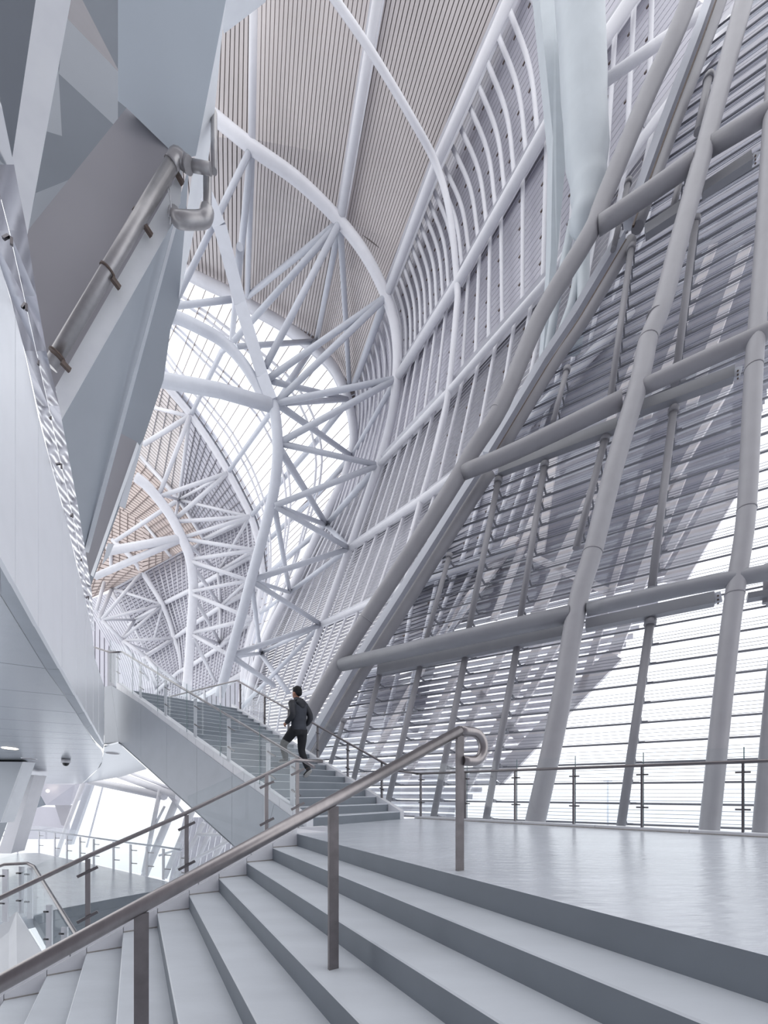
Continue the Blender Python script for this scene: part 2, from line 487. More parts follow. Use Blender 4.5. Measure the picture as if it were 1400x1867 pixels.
# lower flight, far side railing --------------------------------------------------------------------
rf = thing('glass_railing', 'glass balustrade with slim round handrail on the far side of the lower flight', 'railing', tuple(P0 + N1 * .12))
cf = P0 + N1 * .13
D1 = -U1 - Z * (R1 / T1)
zr = 1.0
jt = cf + Z * zr
fs = [px_on_line(x, cf, -U1) for x in (542, 485.7, 340, 160)]
top0 = at(538, 1386, (cf - U1 * fs[0]).y)
MB().tube([at(588, 1388, top0.y + .18), top0, at(340, 1482, (cf - U1 * fs[2]).y), at(160, 1561, (cf - U1 * fs[3]).y), at(-10, 1642, (cf - U1 * px_on_line(-10, cf, -U1)).y), at(-300, 1782, (cf - U1 * px_on_line(-300, cf, -U1)).y)], .024, 12).build('handrail', M['ss'], rf)
ytop = {0: 1390, 1: 1412, 2: 1486, 3: 1566}
for i, s in enumerate(fs):
    p = cf + D1 * s; x = (542, 485.7, 340, 160)[i]
    t = at(x, ytop[i], p.y)
    MB().bar(p + Z * .02, V((p.x, p.y, t.z)), .022, .045, up=U1).build('post', M['ss'], rf)
    hgt = t.z - p.z
    for f in (.86, .36):
        MB().bar(p + Z * hgt * f - D1 * .09 - N1 * .02, p + Z * hgt * f + D1 * .09 - N1 * .02, .024, .03).build('clamp', M['ssdark'], rf)
fs3 = fs + [px_on_line(-60, cf, -U1)]
for i in range(len(fs3) - 1):
    a = cf + D1 * (fs3[i] + .02) + N1 * .035; b = cf + D1 * (fs3[i + 1] - .02) + N1 * .035
    MB().prism([a + Z * .1, b + Z * .1, b + Z * 1.14, a + Z * 1.14], N1 * .014).build('glass_pane', M['glass'], rf)

# near central handrail -------------------------------------------------------------------------------
nr = thing('handrail', 'thick brushed steel handrail on square posts down the middle of the lower flight', 'handrail', (.534, 2.93, 0))
pA = V((.534, 2.93, 0))
sl = R1 / T1
jA = V((pA.x, pA.y, .985))
low = jA - (U1 + Z * sl) * 3.6
RH = .036
MB().tube([low, jA + (U1 + Z * sl) * 0], RH, 24).build('rail', M['ss'], nr)
c1 = jA + U1 * .02
arc = [jA + Z * 0, jA + U1 * .10]
cc = jA + U1 * .12 - Z * .105
for i in range(0, 13):
    a = math.pi / 2 - math.pi * i / 12
    arc.append(cc + U1 * math.cos(a) * .105 + Z * math.sin(a) * .105)
arc.append(jA - Z * .21 + U1 * .02)
MB().tube(cat_rom(arc, 2), RH, 20).build('rail_loop', M['ss'], nr)
for k in (0, 3, 6, 9):
    p = pA - U1 * (k * T1); zb = -k * R1; zt = .97 - k * R1
    MB().bar(V((p.x, p.y, zb)), V((p.x, p.y, zt - .02)), .06, .022, up=N1).build('post', M['poststeel'], nr)

# ================================================================== RIGHT FACADE
Q0 = V((3.09, 8.5, 0)); DF = V((-.841, .541, 0)).normalized()
NF = V((.541, .841, -.195)).normalized()
UPF = NF.cross(DF); UPF = UPF if UPF.z > 0 else -UPF
def FP(x, y, off=0.): return onpl(x, y, Q0 + NF * off, NF)
def ftube(name, px, wpx, off, mt, parent=None, n=12, **kw):
    pts = [FP(x, y, off) for x, y in px]
    mid = pts[len(pts) // 2]
    nodes = [(x, y, p.y) for (x, y), p in zip(px, pts)]
    r = px_radius(nodes, wpx)
    if len(pts) > 2: pts = cat_rom(pts, 4)
    RAD[0] = r
    return MB().tube(pts, r, n).build(name, mt, parent, **kw)

RAD = [0]
def collars(parent, px, off, r, mt):
    r = RAD[0] + .007
    for (x, y), (x2, y2) in px:
        a = FP(x, y, off); b = FP(x2, y2, off); d = (b - a).normalized()
        MB().tube([a, a + d * .025], r, 20).build('weld_ring', mt, parent)

colA = thing('steel_column', 'tall round white column rising from the landing edge just right of the picture middle', 'column', tuple(FP(972, 1512)))
ftube('shaft', [(968, 1530), (976, 1496), (1018.6, 1300), (1053, 1100), (1080.7, 1005.7), (1120, 850), (1166, 693), (1181, 621), (1207, 557), (1240, 430), (1276, 300), (1335, 80), (1362, -20)], 35, 0, M['fcol'], colA, 20)
rA = px_radius([(1053, 1100, 9), (1054, 1090, 9)], 39)
collars(colA, [((1080, 1008), (1083, 998)), ((1181, 621), (1184, 612)), ((1197, 577), (1200, 568))], 0, .225, M['greysteel'])
colB = thing('steel_column', 'round white column at the right edge of the picture with bolted flange', 'column', tuple(FP(1293, 1520)))
ftube('shaft', [(1288, 1560), (1293, 1510.7), (1325, 1200), (1340, 1078), (1361, 928), (1374, 671), (1389, 480), (1404, 250), (1420, 0)], 37, 0, M['fcol'], colB, 20)
collars(colB, [((1339, 1085), (1340, 1075)), ((1361, 930), (1362, 920)), ((1374, 672), (1375, 660))], 0, .215, M['greysteel'])
colX = thing('steel_column', 'round white column cut by the right picture edge behind the glass railing', 'column', tuple(FP(1395, 1520, .3)))
ftube('shaft', [(1384, 1560), (1388, 1510), (1412, 1240), (1440, 1000)], 34, .3, M['fcol'], colX, 16)
diag = thing('steel_brace', 'long diagonal grey tube leaning from behind the man up to the top right', 'brace', tuple(FP(560, 1310)))
ftube('shaft', [(548, 1335), (571, 1290), (636, 1178), (728, 1037), (816, 900), (862, 822), (916, 736), (984, 578), (1074, 428), (1100, 364), (1181, 171), (1230, 65), (1268, -30)], 30, 0, M['greysteel'], diag, 20)
collars(diag, [((667, 1130), (672, 1122)), ((906, 752), (911, 744))], 0, .29, M['greysteel'])

def fbox(name, px, wpx, off, mt, depth, parent=None, **kw):
    pts = [FP(x, y, off) for x, y in px]
    mb = MB()
    for i in range(len(pts) - 1):
        r = px_radius([(px[i][0], px[i][1], pts[i].y), (px[i + 1][0], px[i + 1][1], pts[i + 1].y)], wpx)
        mb.bar(pts[i], pts[i + 1], 2 * r, depth, up=NF)
    return mb.build(name, mt, parent, **kw)
dg2 = thing('edge_beam', 'second diagonal member edging the louvred glass wall, a tube with a flat box beside it', 'beam', tuple(FP(600, 1340, .55)))
dpx = [(560, 1400), (655, 1237), (752, 1085), (846, 935), (893, 862)]
dpx2 = [(905, 838), (1005, 672), (1064, 585), (1150, 440)]
dpx3 = [(1162, 415), (1222, 250), (1290, 70), (1325, -30)]
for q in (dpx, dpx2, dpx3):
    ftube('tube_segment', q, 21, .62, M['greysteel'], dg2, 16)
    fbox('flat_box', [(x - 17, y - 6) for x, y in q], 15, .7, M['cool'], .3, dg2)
    fbox('shadow_strip', [(x - 8, y - 2) for x, y in q], 3, .5, M['clip'], .05, dg2)  # dark strip laid in for the shadow between tube and box

HB = [('lower', [(622, 1212), (1040, 1120)], [(1070, 1112), (1240, 1074), (1420, 1040)], 31, 30),
      ('middle', [(845, 861), (940, 822), (1135, 728)], [(1170, 707), (1285, 655), (1420, 595)], 34, 35),
      ('upper', [(1092, 412), (1175, 357), (1262, 296)], [(1295, 268), (1420, 193)], 40, 42)]
lbl = {'lower': 'lowest grey cross tube of the right facade', 'middle': 'middle grey cross tube of the right facade', 'upper': 'highest grey cross tube of the right facade'}
for nm, a, b, wa, wb in HB:
    for seg, wd, sd in ((a, wa, 'left of the tall column'), (b, wb, 'right of the tall column')):
        t = thing('cross_tube', lbl[nm] + ', the length ' + sd, 'beam', tuple(FP(*seg[0])))
        ftube('tube', seg, wd * .95, 0, M['fbeam'] if nm == 'lower' else M['greysteel'], t, 20)
        o = FP(seg[0][0], seg[0][1]); e = FP(seg[1][0], seg[1][1])
# flat box beams behind each cross tube
BB = [('lower', [(690, 1222), (1030, 1150)], 22), ('lower', [(1068, 1140), (1302, 1092)], 22), ('lower', [(1362, 1090), (1420, 1080)], 12),
      ('middle', [(910, 858), (1125, 776)], 26), ('middle', [(1168, 745), (1338, 682)], 28),
      ('upper', [(1176, 425), (1256, 372)], 30), ('upper', [(1280, 350), (1370, 290)], 30)]
cnt = {}
for nm, q, wd in BB:
    cnt[nm] = cnt.get(nm, 0) + 1
    pos = {1: 'left of the tall column', 2: 'between the two tall columns', 3: 'at the right edge'}[cnt[nm]]
    t = thing('box_beam', 'flat grey box beam just below the %s cross tube, %s' % (nm, pos), 'beam', tuple(FP(*q[0], .45)))
    fbox('box', q, wd, .45, M['fbeam'], .16, t)
    x, y = q[1]
    fbox('end_plate', [(x - 1, y + 0), (x + 13, y - 4)], wd * .9, .44, M['cool'], .05, t)
    a = FP(x + 6, y - 6, .40); 
    for dy in (-6, 1, 8):
        c = FP(x + 7, y + dy, .40)
        MB().ball(c, .018, .018, .018, n=8).build('bolt', M['clip'], t)

wr = struct('wall_right', tuple(Q0 + NF * .9), 'glazed right wall of clapboard glass strips on horizontal steel rods')
postpx = [((602, 1393), (628, 1310), 8), ((640, 1440), (694, 1222), 10), ((703, 1480), (768, 1207), 11), ((788, 1500), (850, 1190), 12), ((884, 1505), (944, 1172), 13),
          ((1130, 1520), (1186, 1130), 17),
          ((777, 1166), (820, 1010), 9), ((854, 1150), (909, 873), 11), ((948, 1128), (993, 845), 12), ((1050, 1000), (1104, 796), 13), ((1188, 1072), (1228, 744), 15),
          ((1008, 770), (1034, 671), 10), ((1112, 730), (1151, 450), 12), ((1230, 700), (1268, 400), 14),
          ((1272, 240), (1292, 140), 14), ((1118, 455), (1146, 330), 10), ((1225, 390), (1248, 290), 12), ((1395, 1100), (1398, 1030), 12)]
for a, b, wd in postpx:
    o = ftube('facade_post', [a, b], wd, .5, M['greysteel'], wr, 12)
    c = FP(b[0], b[1], .5); d = (FP(a[0], a[1], .5) - c).normalized()
    r = px_radius([(a[0], a[1], c.y), (b[0], b[1], c.y)], wd)
    MB().tube([c, c + d * .12], r * 1.35, 12).build('post_socket', M['greysteel'], wr)

# rods, glass strips, thin lines: in-plane coordinates (s along -DF i.e. to the right, h up the slope)
OFF = .8
O1 = Q0 + NF * OFF
def uv(p): return (p - O1).dot(-DF), (p - O1).dot(UPF)
edge = [uv(FP(x, y, OFF)) for x, y in dpx + dpx2 + dpx3]
edge.sort(key=lambda q: q[1])
def s_edge(h):
    if h <= edge[0][1]: return edge[0][0]
    for (s0, h0), (s1, h1) in zip(edge, edge[1:]):
        if h0 <= h <= h1: return s0 + (s1 - s0) * (h - h0) / max(1e-6, h1 - h0)
    return edge[-1][0]
PITCH = .42
SR = 7.5
lines = MB()
h = -1.2
while h < 21:
    s0 = s_edge(h) + .03
    if h < edge[0][1] + .01: s0 = edge[0][0]
    a = O1 - DF * s0 + UPF * h; b = O1 - DF * SR + UPF * h
    MB().tube([a, b], .021, 8).build('purlin_rod', M['rod'], wr)
    g0 = NF * .08; g1 = NF * .16; up = UPF * (PITCH - .02)
    s0b = s_edge(h + PITCH) + .03
    a2 = O1 - DF * s0b + UPF * (h + PITCH - .02)
    b2 = b + up
    MB().hexa([a + g0, b + g0, b2 + g1, a2 + g1, a + g0 + NF * .012, b + g0 + NF * .012, b2 + g1 + NF * .012, a2 + g1 + NF * .012]).build('glass_strip', M['facglass'], wr)
    for i in range(1, 5):
        f = i / 5
        p = a.lerp(a2, f) + g0.lerp(g1, f) + NF * .02; q = b.lerp(b2, f) + g0.lerp(g1, f) + NF * .02
        lines.bar(p, q, .008, .008)
    h += PITCH
lines.build('glazing_lines', M['rod'], wr, kind='stuff')
clips = MB()
for a, b, wd in postpx:
    pa = FP(a[0], a[1], .5); pb = FP(b[0], b[1], .5)
    (sa, ha), (sb, hb) = uv(pa), uv(pb)
    h = -1.2
    while h < 21:
        if ha < h < hb:
            f = (h - ha) / (hb - ha); p = O1 - DF * (sa + (sb - sa) * f + .07) + UPF * h
            clips.bar(p - NF * .25, p, .035, .05); clips.bar(p - NF * .03, p - DF * .12 - NF * .03, .03, .04)
        h += PITCH
clips.build('rod_brackets', M['rod'], wr, kind='stuff')

# outer facade seen through the glass, and bars added for reflections
oz = struct('wall_outer', tuple(Q0 + NF * 3.0), 'outer screen of pale boards and slanting bars added for reflections, beyond the glass')
def OP(x, y, off=3.2): return FP(x, y, off)
bound = [(1440, 560), (1375, 800), (1340, 864), (1233, 1053), (1150, 1165), (1118, 1200), (1039, 1289), (905, 1421), (830, 1475)]
top = [(1345, -40), (1262, 160), (1160, 420), (1064, 590), (962, 740), (893, 862), (752, 1085), (640, 1265), (545, 1430)]
O3 = Q0 + NF * 3.2
def uv3(p): return (p - O3).dot(-DF), (p - O3).dot(UPF)
be = sorted([uv3(OP(*q)) for q in bound], key=lambda q: q[1]); te = sorted([uv3(OP(*q)) for q in top], key=lambda q: q[1])
def interp(E, h):
    if h <= E[0][1]: return E[0][0]
    for (s0, h0), (s1, h1) in zip(E, E[1:]):
        if h0 <= h <= h1: return s0 + (s1 - s0) * (h - h0) / max(1e-6, h1 - h0)
    return E[-1][0]
h = 0.2; i = 0
while h < 27:
    s0 = interp(te, h) - .4; s1 = interp(be, h) if h < be[-1][1] else 12
    if s1 > s0 + .2:
        a = O3 - DF * s0 + UPF * h; b = O3 - DF * s1 + UPF * h
        gap = .10 if h > 7 else .28
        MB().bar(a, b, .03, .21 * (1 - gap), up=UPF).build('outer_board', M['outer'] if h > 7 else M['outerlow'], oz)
    h += .21; i += 1
obm = [([(1345, 860), (1228, 1062)], 40), ([(1120, 1195), (905, 1421)], 30), ([(1300, 860), (1200, 1040)], 14), ([(1240, 870), (1120, 1190)], 22),
       ([(1180, 860), (1060, 1260)], 12), ([(1090, 880), (960, 1160)], 22), ([(1010, 830), (985, 1010)], 14), ([(1330, 700), (1180, 960)], 12),
       ([(860, 1250), (950, 1350)], 16), ([(1080, 1060), (900, 1380)], 12), ([(1000, 1140), (850, 1440)], 14), ([(920, 1180), (800, 1440)], 12),
       ([(850, 1190), (740, 1420)], 12), ([(780, 1200), (660, 1420)], 12), ([(1300, 450), (1180, 760)], 14), ([(1360, 450), (1260, 740)], 18), ([(1200, 560), (1090, 820)], 12),
       ([(990, 900), (900, 1130)], 12), ([(940, 980), (790, 1180)], 20), ([(960, 1010), (1110, 1080)], 12)]
for q, wd in obm:
    pts = [OP(x, y, 2.7) for x, y in q]
    r = px_radius([(q[0][0], q[0][1], pts[0].y), (q[1][0], q[1][1], pts[1].y)], wd)
    MB().bar(pts[0], pts[1], 2 * r, .12, up=NF).build('reflection_bar', M['reflbar'], oz)  # bars added in place of hall steelwork reflected in the glass

# ================================================================== UPPER WALL (beyond the diagonal) and ROOF
Ln = {
 'LX': [(330, -60, 15), (312, 250, 17.5), (338, 500, 25)],
 'LL': [(463, -60, 15), (459, 268, 17.5), (451, 541, 25)],
 'L0': [(698, -60, 14.3), (620, 404, 19), (577, 618, 26)],
 'L1': [(954, -60, 14), (704, 541, 20), (642, 706, 27)],
 'L2': [(1190, -60, 12.6), (1005, 215, 14), (835, 515, 17), (723, 690, 21), (641, 832, 29)],
 'L3': [(1330, 40, 12.4), (1168, 257, 13), (1001, 508, 14), (817, 715, 17), (690, 848, 23), (594, 957, 30)],
 'L4': [(1150, 570, 13), (960, 772, 13.6), (768, 912, 18), (637, 1000, 26), (528, 1080, 32)],
 'L5': [(940, 1000, 12.8), (749, 1067, 14.5), (586, 1139, 28), (475, 1191, 34)],
 'L6': [(800, 1185, 12.9), (646, 1237, 15), (535, 1272, 29), (440, 1290, 35)],
}
Ln['L7'] = [(760, 1340, 13.4), (600, 1345, 16), (520, 1350, 29), (440, 1352, 35)]
def resample(pts, k):
    P = [V(p) for p in pts]; d = [0]
    for a, b in zip(P, P[1:]): d.append(d[-1] + (b - a).length)
    out = []; j = 0
    for i in range(k):
        t = d[-1] * i / (k - 1)
        while j < len(P) - 2 and d[j + 1] < t: j += 1
        out.append(P[j].lerp(P[j + 1], (t - d[j]) / max(1e-9, d[j + 1] - d[j])))
    return out
def Lw(k, push=0., n=25, lo=0, hi=None):
    nodes = Ln[k][lo:hi]
    return resample([at(x, y, Y + push * Y / 20) for x, y, Y in nodes], n)

roof = struct('ceiling', tuple(at(560, 300, 20)), 'warm grey ribbed underside of the great vaulted roof')
def ribbed(P, Q, n, gap, th, name, parent, m1, m2, split=False):
    """raised boards with recessed joints over a backing sheet; split = one object for each board"""
    k = len(P)
    nv = []
    for i in range(k):
        t = P[min(i + 1, k - 1)] - P[max(i - 1, 0)]
        nn = t.cross(Q[i] - P[i]).normalized()
        if nn.dot(P[i] - EYE) < 0: nn = -nn
        nv.append(nn * th)
    mb = MB()
    for j in range(n):
        if split:
            MB().strip(P, Q, j / n, (j + 1 - gap) / n, nv).build(name, m1, parent)
        else: mb.strip(P, Q, j / n, (j + 1 - gap) / n, nv)
    if not split: mb.build(name, m1, parent, kind='stuff')
    if m2:
        mb = MB(); mb.strip([p + v * 1.6 for p, v in zip(P, nv)], [q + v * 1.6 for q, v in zip(Q, nv)], -.01, 1.01, [v * .6 for v in nv])
        mb.build('backing_sheet', m2, parent)
ribbed(Lw('LX', .8), Lw('LL', .8), 17, .22, .07, 'roof_boards', roof, M['roof'], M['roofdark'])
ribbed(Lw('LL', .8), Lw('L0', .8), 27, .2, .07, 'roof_boards', roof, M['roof'], M['roofdark'])
ribbed(Lw('L0', .8), Lw('L1', .8), 27, .2, .07, 'roof_boards', roof, M['roof'], M['roofdark'])

wb = struct('wall_upper', tuple(at(800, 700, 16)), 'tall curving wall of lilac grey boards and slats behind white purlins')
# (lines, number of boards, gap)
ribbed(Lw('L1', 1.2), Lw('L2', 1.2, lo=0), 26, .10, .05, 'wall_board', wb, M['slat'], M['slatdark'], True)
ribbed(Lw('L2', 1.2, lo=0), Lw('L3', 1.2), 22, .13, .05, 'wall_board', wb, M['slat'], None, True)
ribbed(Lw('L3', 1.2), Lw('L4', 1.2), 26, .30, .05, 'louver_slat', wb, M['slatdark'], None, True)
ribbed(Lw('L4', 1.2), Lw('L5', 1.2), 26, .36, .05, 'louver_slat', wb, M['slatdark'], None, True)
ribbed(Lw('L5', 1.2), Lw('L6', 1.2), 20, .36, .05, 'louver_slat', wb, M['slatdark'], None, True)

ribbed(Lw('L6', 1.2), Lw('L7', 1.2), 12, .34, .05, 'louver_slat', wb, M['slatdark'], None, True)
# purlins between the longitudinals, with their small clips
clipmb = MB()
def nearest(S_, x, y):
    best = 0; bd_ = 1e9
    for i_, p in enumerate(S_):
        d_ = (CX + FPX * p.x / p.y - x) ** 2 + (HY - FPX * (p.z - CZ) / p.y - y) ** 2
        if d_ < bd_: bd_ = d_; best = i_
    return best
def purlins(a, b, anchors, counts, r, push=.55, bow=0.):
    A = resample([at(x, y, Y + push * Y / 20) for x, y, Y in Ln[a]], 500); B = resample([at(x, y, Y + push * Y / 20) for x, y, Y in Ln[b]], 500)
    an = [(nearest(A, *p), nearest(B, *q)) for p, q in anchors]
    for (a0, b0), (a1, b1), n in zip(an, an[1:], counts):
        for i in range(n):
            f = i / n
            ia = int(a0 + (a1 - a0) * f); ib = int(b0 + (b1 - b0) * f)
            p = A[ia]; q = B[ib]
            mid = (p + q) / 2 + V((.5, 0, .3)) * bow
            pts = cat_rom([p, mid, q], 5)
            MB().tube(pts, r, 8).build('purlin', M['white'], wb)
            nb = max(3, int((q - p).length / .9)); rp = resample(pts, nb + 1)
            tdir = (A[min(499, ia + 2)] - A[max(0, ia - 2)]).normalized()
            for j in range(1, nb):
                c = rp[j] + (p - EYE).normalized() * r * 1.2
                clipmb.bar(c + tdir * (r * .6), c + tdir * (r + .10), .04, .04)
purlins('L1', 'L2', [((954, -40), (1030, 178)), ((926, 9), (973, 253)), ((888, 107), (928, 325)), ((813, 300), (848, 471)), ((704, 541), (723, 690)), ((642, 706), (641, 832))], [1, 2, 5, 13, 9], .085, bow=.5)
purlins('L2', 'L3', [((1190, -60), (1180, 240)), ((1083, 86), (1070, 420)), ((997, 228), (988, 520)), ((920, 380), (909, 600)), ((858, 480), (843, 690)), ((833, 515), (817, 715)), ((723, 690), (690, 848)), ((641, 832), (594, 957))], [3, 3, 2, 3, 1, 7, 8], .08)
purlins('L3', 'L4', [((1240, 160), (1130, 590)), ((1100, 370), (1040, 690)), ((1001, 508), (950, 778)), ((941, 580), (900, 812)), ((817, 715), (768, 912)), ((690, 848), (637, 1000)), ((594, 957), (528, 1080))], [3, 3, 2, 4, 7, 7], .075)
purlins('L4', 'L5', [((1040, 690), (935, 1000)), ((900, 815), (840, 1040)), ((768, 912), (719, 1086)), ((637, 1000), (586, 1139)), ((528, 1080), (475, 1191))], [4, 4, 6, 6], .075)
purlins('L5', 'L6', [((900, 1012), (840, 1170)), ((800, 1050), (765, 1198)), ((719, 1083), (675, 1228)), ((586, 1139), (535, 1272)), ((475, 1191), (440, 1290))], [3, 3, 6, 6], .075)
purlins('L6', 'L7', [((760, 1197), (735, 1338)), ((646, 1237), (600, 1345)), ((535, 1272), (520, 1350)), ((440, 1290), (440, 1352))], [4, 6, 5], .075)
clipmb.build('purlin_clips', M['clip'], wb, kind='stuff')

# longitudinal tubes as things
def beamthing(name, label, cat, nodes, wpx, mt=M['white'], curve=False, n=14, box=None):
    t = thing(name, label, cat, tuple(at(*nodes[0])))
    member('tube', nodes, wpx, mt, t, n, curve)
    if box:
        pts = [at(x, y, Y + .6) for x, y, Y in nodes]
        mb = MB()
        for a, b in zip(pts, pts[1:]): mb.bar(a, b, box, .5, up=(a - EYE).normalized())
        mb.build('box_chord', mt, t)
    return t
beamthing('roof_beam', 'white roof tube running up the left side of the vault beside the folded wall', 'beam', Ln['LL'][:2], 15)
beamthing('roof_beam', 'white roof tube down the middle of the ribbed vault', 'beam', Ln['L0'][:2], 17, box=.5)
beamthing('roof_beam', 'white roof tube where ribbed ceiling meets the board wall', 'beam', [(954, -60, 14), (795, 300, 16.6), (704, 541, 20)], 18, box=.55)
beamthing('wall_beam', 'steep white tube crossing the purlin wall from near arch to the tapering mast', 'beam', Ln['L2'][:4], 19, box=.5)
beamthing('wall_beam', 'white tube below it, sloping down to the near arch behind the diagonal brace', 'beam', Ln['L3'][:5], 16, box=.5)
beamthing('wall_beam', 'third sloping white tube of the purlin wall, halfway down', 'beam', Ln['L4'][:4], 16, box=.45)
beamthing('wall_beam', 'fourth sloping white tube of the purlin wall, above the man', 'beam', Ln['L5'][:3], 15, box=.4)
beamthing('wall_beam', 'lowest sloping white tube of the purlin wall, just behind the man', 'beam', Ln['L6'][:3], 13)
beamthing('wall_beam', 'short pale tube behind the mast at the top right', 'beam', [(1075, 168, 12.3), (1290, 15, 11.9)], 25)
beamthing('roof_arch', 'slender white arch crossing the roof and board wall high up', 'arch',
          [(590, -30, 14.2), (675, 92, 14.8), (750, 215, 15.6), (795, 300, 16.3), (820, 390, 16.6), (833, 515, 17), (832, 570, 16.9), (817, 717, 17), (800, 800, 17.4), (768, 912, 18), (735, 1030, 18.3), (708, 1131, 18.8)], 12, curve=True)
beamthing('roof_arch', 'thick white arch ringing the vault from the folded wall round to the stairs', 'arch',
          [(385, 208, 17.3), (459, 268, 17.5), (545, 330, 18.2), (620, 404, 19), (668, 468, 19.4), (704, 541, 20), (722, 610, 20.5), (723, 690, 21), (712, 770, 22), (690, 848, 23), (637, 1000, 26), (586, 1139, 28), (535, 1272, 29)], 18, curve=True)

# tapering mast
ms = thing('tapering_mast', 'big tapering white mast descending from the top, right of the purlin wall', 'mast', tuple(at(1066, 432, 11.6)))
pts = [at(1052, -70, 11.2), at(1060, 60, 11.3), at(1066, 200, 11.4), at(1072, 320, 11.5), at(1072, 365, 11.5), at(1062, 432, 11.6)]
MB().tube(cat_rom(pts, 3), [.60] * 3 + [.58] * 3 + [.55] * 3 + [.46] * 3 + [.4] * 3 + [.12], 24).build('shaft', M['mastp'], ms)
MB().tube([at(1066, 400, 11.7), at(1062, 560, 12), at(1046, 640, 12.2)], [.15, .17, .2], 14).build('lower_leg', M['mastp'], ms)
sm = thing('slender_mast', 'narrow flat white mast standing left of the big tapering one', 'mast', tuple(at(1000, 640, 12.6)))
mb = MB()
q = [at(978, -60, 12.2), at(1012, -60, 12.2), at(1034, 260, 12.4), at(1015, 480, 12.5), at(992, 700, 12.6), at(985, 700, 12.6), at(1004, 470, 12.5), at(1008, 250, 12.4)]
mb.prism(q, V((0, .4, 0))).build('blade', M['mastp'], sm)
MB().tube([at(1043, 405, 12.2), at(1012, 560, 12.3), at(990, 700, 12.4)], .12, 12).build('strut', M['mastp'], sm)
MB().tube([at(1068, 440, 12.0), at(1040, 560, 12.1), at(980, 720, 12.2)], .12, 12).build('strut', M['mastp'], sm)

# ================================================================== SKYLIGHT
sky = struct('window_1', tuple(at(500, 700, 27)), 'large white skylight with thin mullions between two arches')
Carc = [(330, 488, 25), (349, 500, 25), (380, 516, 25.2), (414, 532, 25.4), (461, 560, 25.6), (514, 590, 26), (553, 618, 26.3), (580, 640, 26.6), (607, 668, 27), (625, 703, 27.4), (640, 750, 28), (645, 800, 28.5), (639, 832, 29), (628, 870, 29.3), (598, 932, 30), (565, 1005, 31), (529, 1076, 32), (493, 1146, 33.3), (466, 1218, 34.5), (450, 1290, 35)]
Farc = [(250, 610, 34), (290, 680, 34.5), (307, 707, 35), (348, 757, 36), (385, 810, 36.5), (416, 861, 37), (442, 910, 37.6), (457, 942, 38), (470, 985, 38.6), (477, 1030, 39), (478, 1060, 39.6), (470, 1110, 40), (457, 1160, 40.6), (446, 1210, 41), (440, 1280, 42)]
ca = cat_rom([at(*q) for q in Carc], 4); fa = cat_rom([at(*q) for q in Farc], 4)
MB().tube(ca, .30, 12).build('edge_arch', M['white'], sky)
MB().tube(fa, .30, 12).build('edge_arch', M['white'], sky)
MB().tube([p + V((.0, 0, 0)) for p in cat_rom([at(x - 5, y + 9, Y + .3) for x, y, Y in Carc], 4)], .1, 8).build('gutter_rim', M['white'], sky)
# dark gutter with rungs on the roof side of the near arch
gut = MB(); rung = MB()
ga = cat_rom([at(x + 8, y - 16, Y + .5) for x, y, Y in Carc], 3)
gb = cat_rom([at(x + 14, y - 27, Y + .1) for x, y, Y in Carc], 3)
for a, b in zip(ga, ga[1:]): gut.bar(a, b, .45, .1, up=(a - EYE).normalized())
gut.build('gutter_recess', M['roofdark'], sky)
rs = resample(gb, 110)
MB().tube(gb, .12, 8).build('gutter_edge', M['white'], sky)
gr = resample(ga, 140)
for a, b in zip(gr, gr[1:]):
    c = (a + b) / 2; n_ = (c - EYE).normalized(); t_ = (b - a).normalized(); s_ = n_.cross(t_)
    rung.bar(c - s_ * .22 - n_ * .12, c + s_ * .22 - n_ * .12, .06, .05, up=n_)
rung.build('gutter_rungs', M['cool'], sky, kind='stuff')
# second, far gutter
gf = cat_rom([at(x + 12, y - 6, Y + .1) for x, y, Y in Farc], 3)
MB().tube(gf, .16, 8).build('gutter_rim', M['white'], sky)
gfm = cat_rom([at(x + 6, y - 3, Y + .6) for x, y, Y in Farc], 3)
mb = MB()
for a, b in zip(gfm, gfm[1:]): mb.bar(a, b, .3, .1, up=(a - EYE).normalized())
mb.build('gutter_recess', M['rod'], sky)

CS = resample([at(x, y, Y + .6) for x, y, Y in Carc], 101); FS = resample([at(x, y, Y + .6) for x, y, Y in Farc], 101)
NM = 34
CS = resample([at(x, y, Y + .6) for x, y, Y in Carc], 501); FS = resample([at(x, y, Y + .6) for x, y, Y in Farc], 501)
def near_px(S_, x, y):
    return min(range(len(S_)), key=lambda k: (CX + FPX * S_[k].x / S_[k].y - x) ** 2 + (HY - FPX * (S_[k].z - CZ) / S_[k].y - y) ** 2)
anc = [((330, 488), (250, 610)), ((380, 516), (307, 707)), ((450, 553), (348, 757)), ((577, 640), (416, 861)), ((636, 740), (457, 942)), ((639, 832), (474, 1000)), ((598, 932), (478, 1055)), ((529, 1076), (470, 1110)), ((466, 1218), (446, 1210))]
anc = [(near_px(CS, *a), near_px(FS, *b)) for a, b in anc]
mull = []
for (a0, b0), (a1, b1), n in zip(anc, anc[1:], (3, 4, 7, 6, 4, 5, 4, 3)):
    for k in range(n):
        a = CS[int(a0 + (a1 - a0) * k / n)]; b = FS[int(b0 + (b1 - b0) * k / n)]
        mull.append((a, b))
        MB().bar(a, b, .045, .1, up=(a - EYE).normalized()).build('mullion', M['mull'], sky)
NM = len(mull)
for i in range(NM - 1):
    (a, b), (c, d) = mull[i], mull[i + 1]
    n_ = (a - EYE).normalized()
    MB().prism([a + n_ * .1, c + n_ * .1, d + n_ * .1, b + n_ * .1], n_ * .02).build('glass_pane', M['skyglass'], sky)
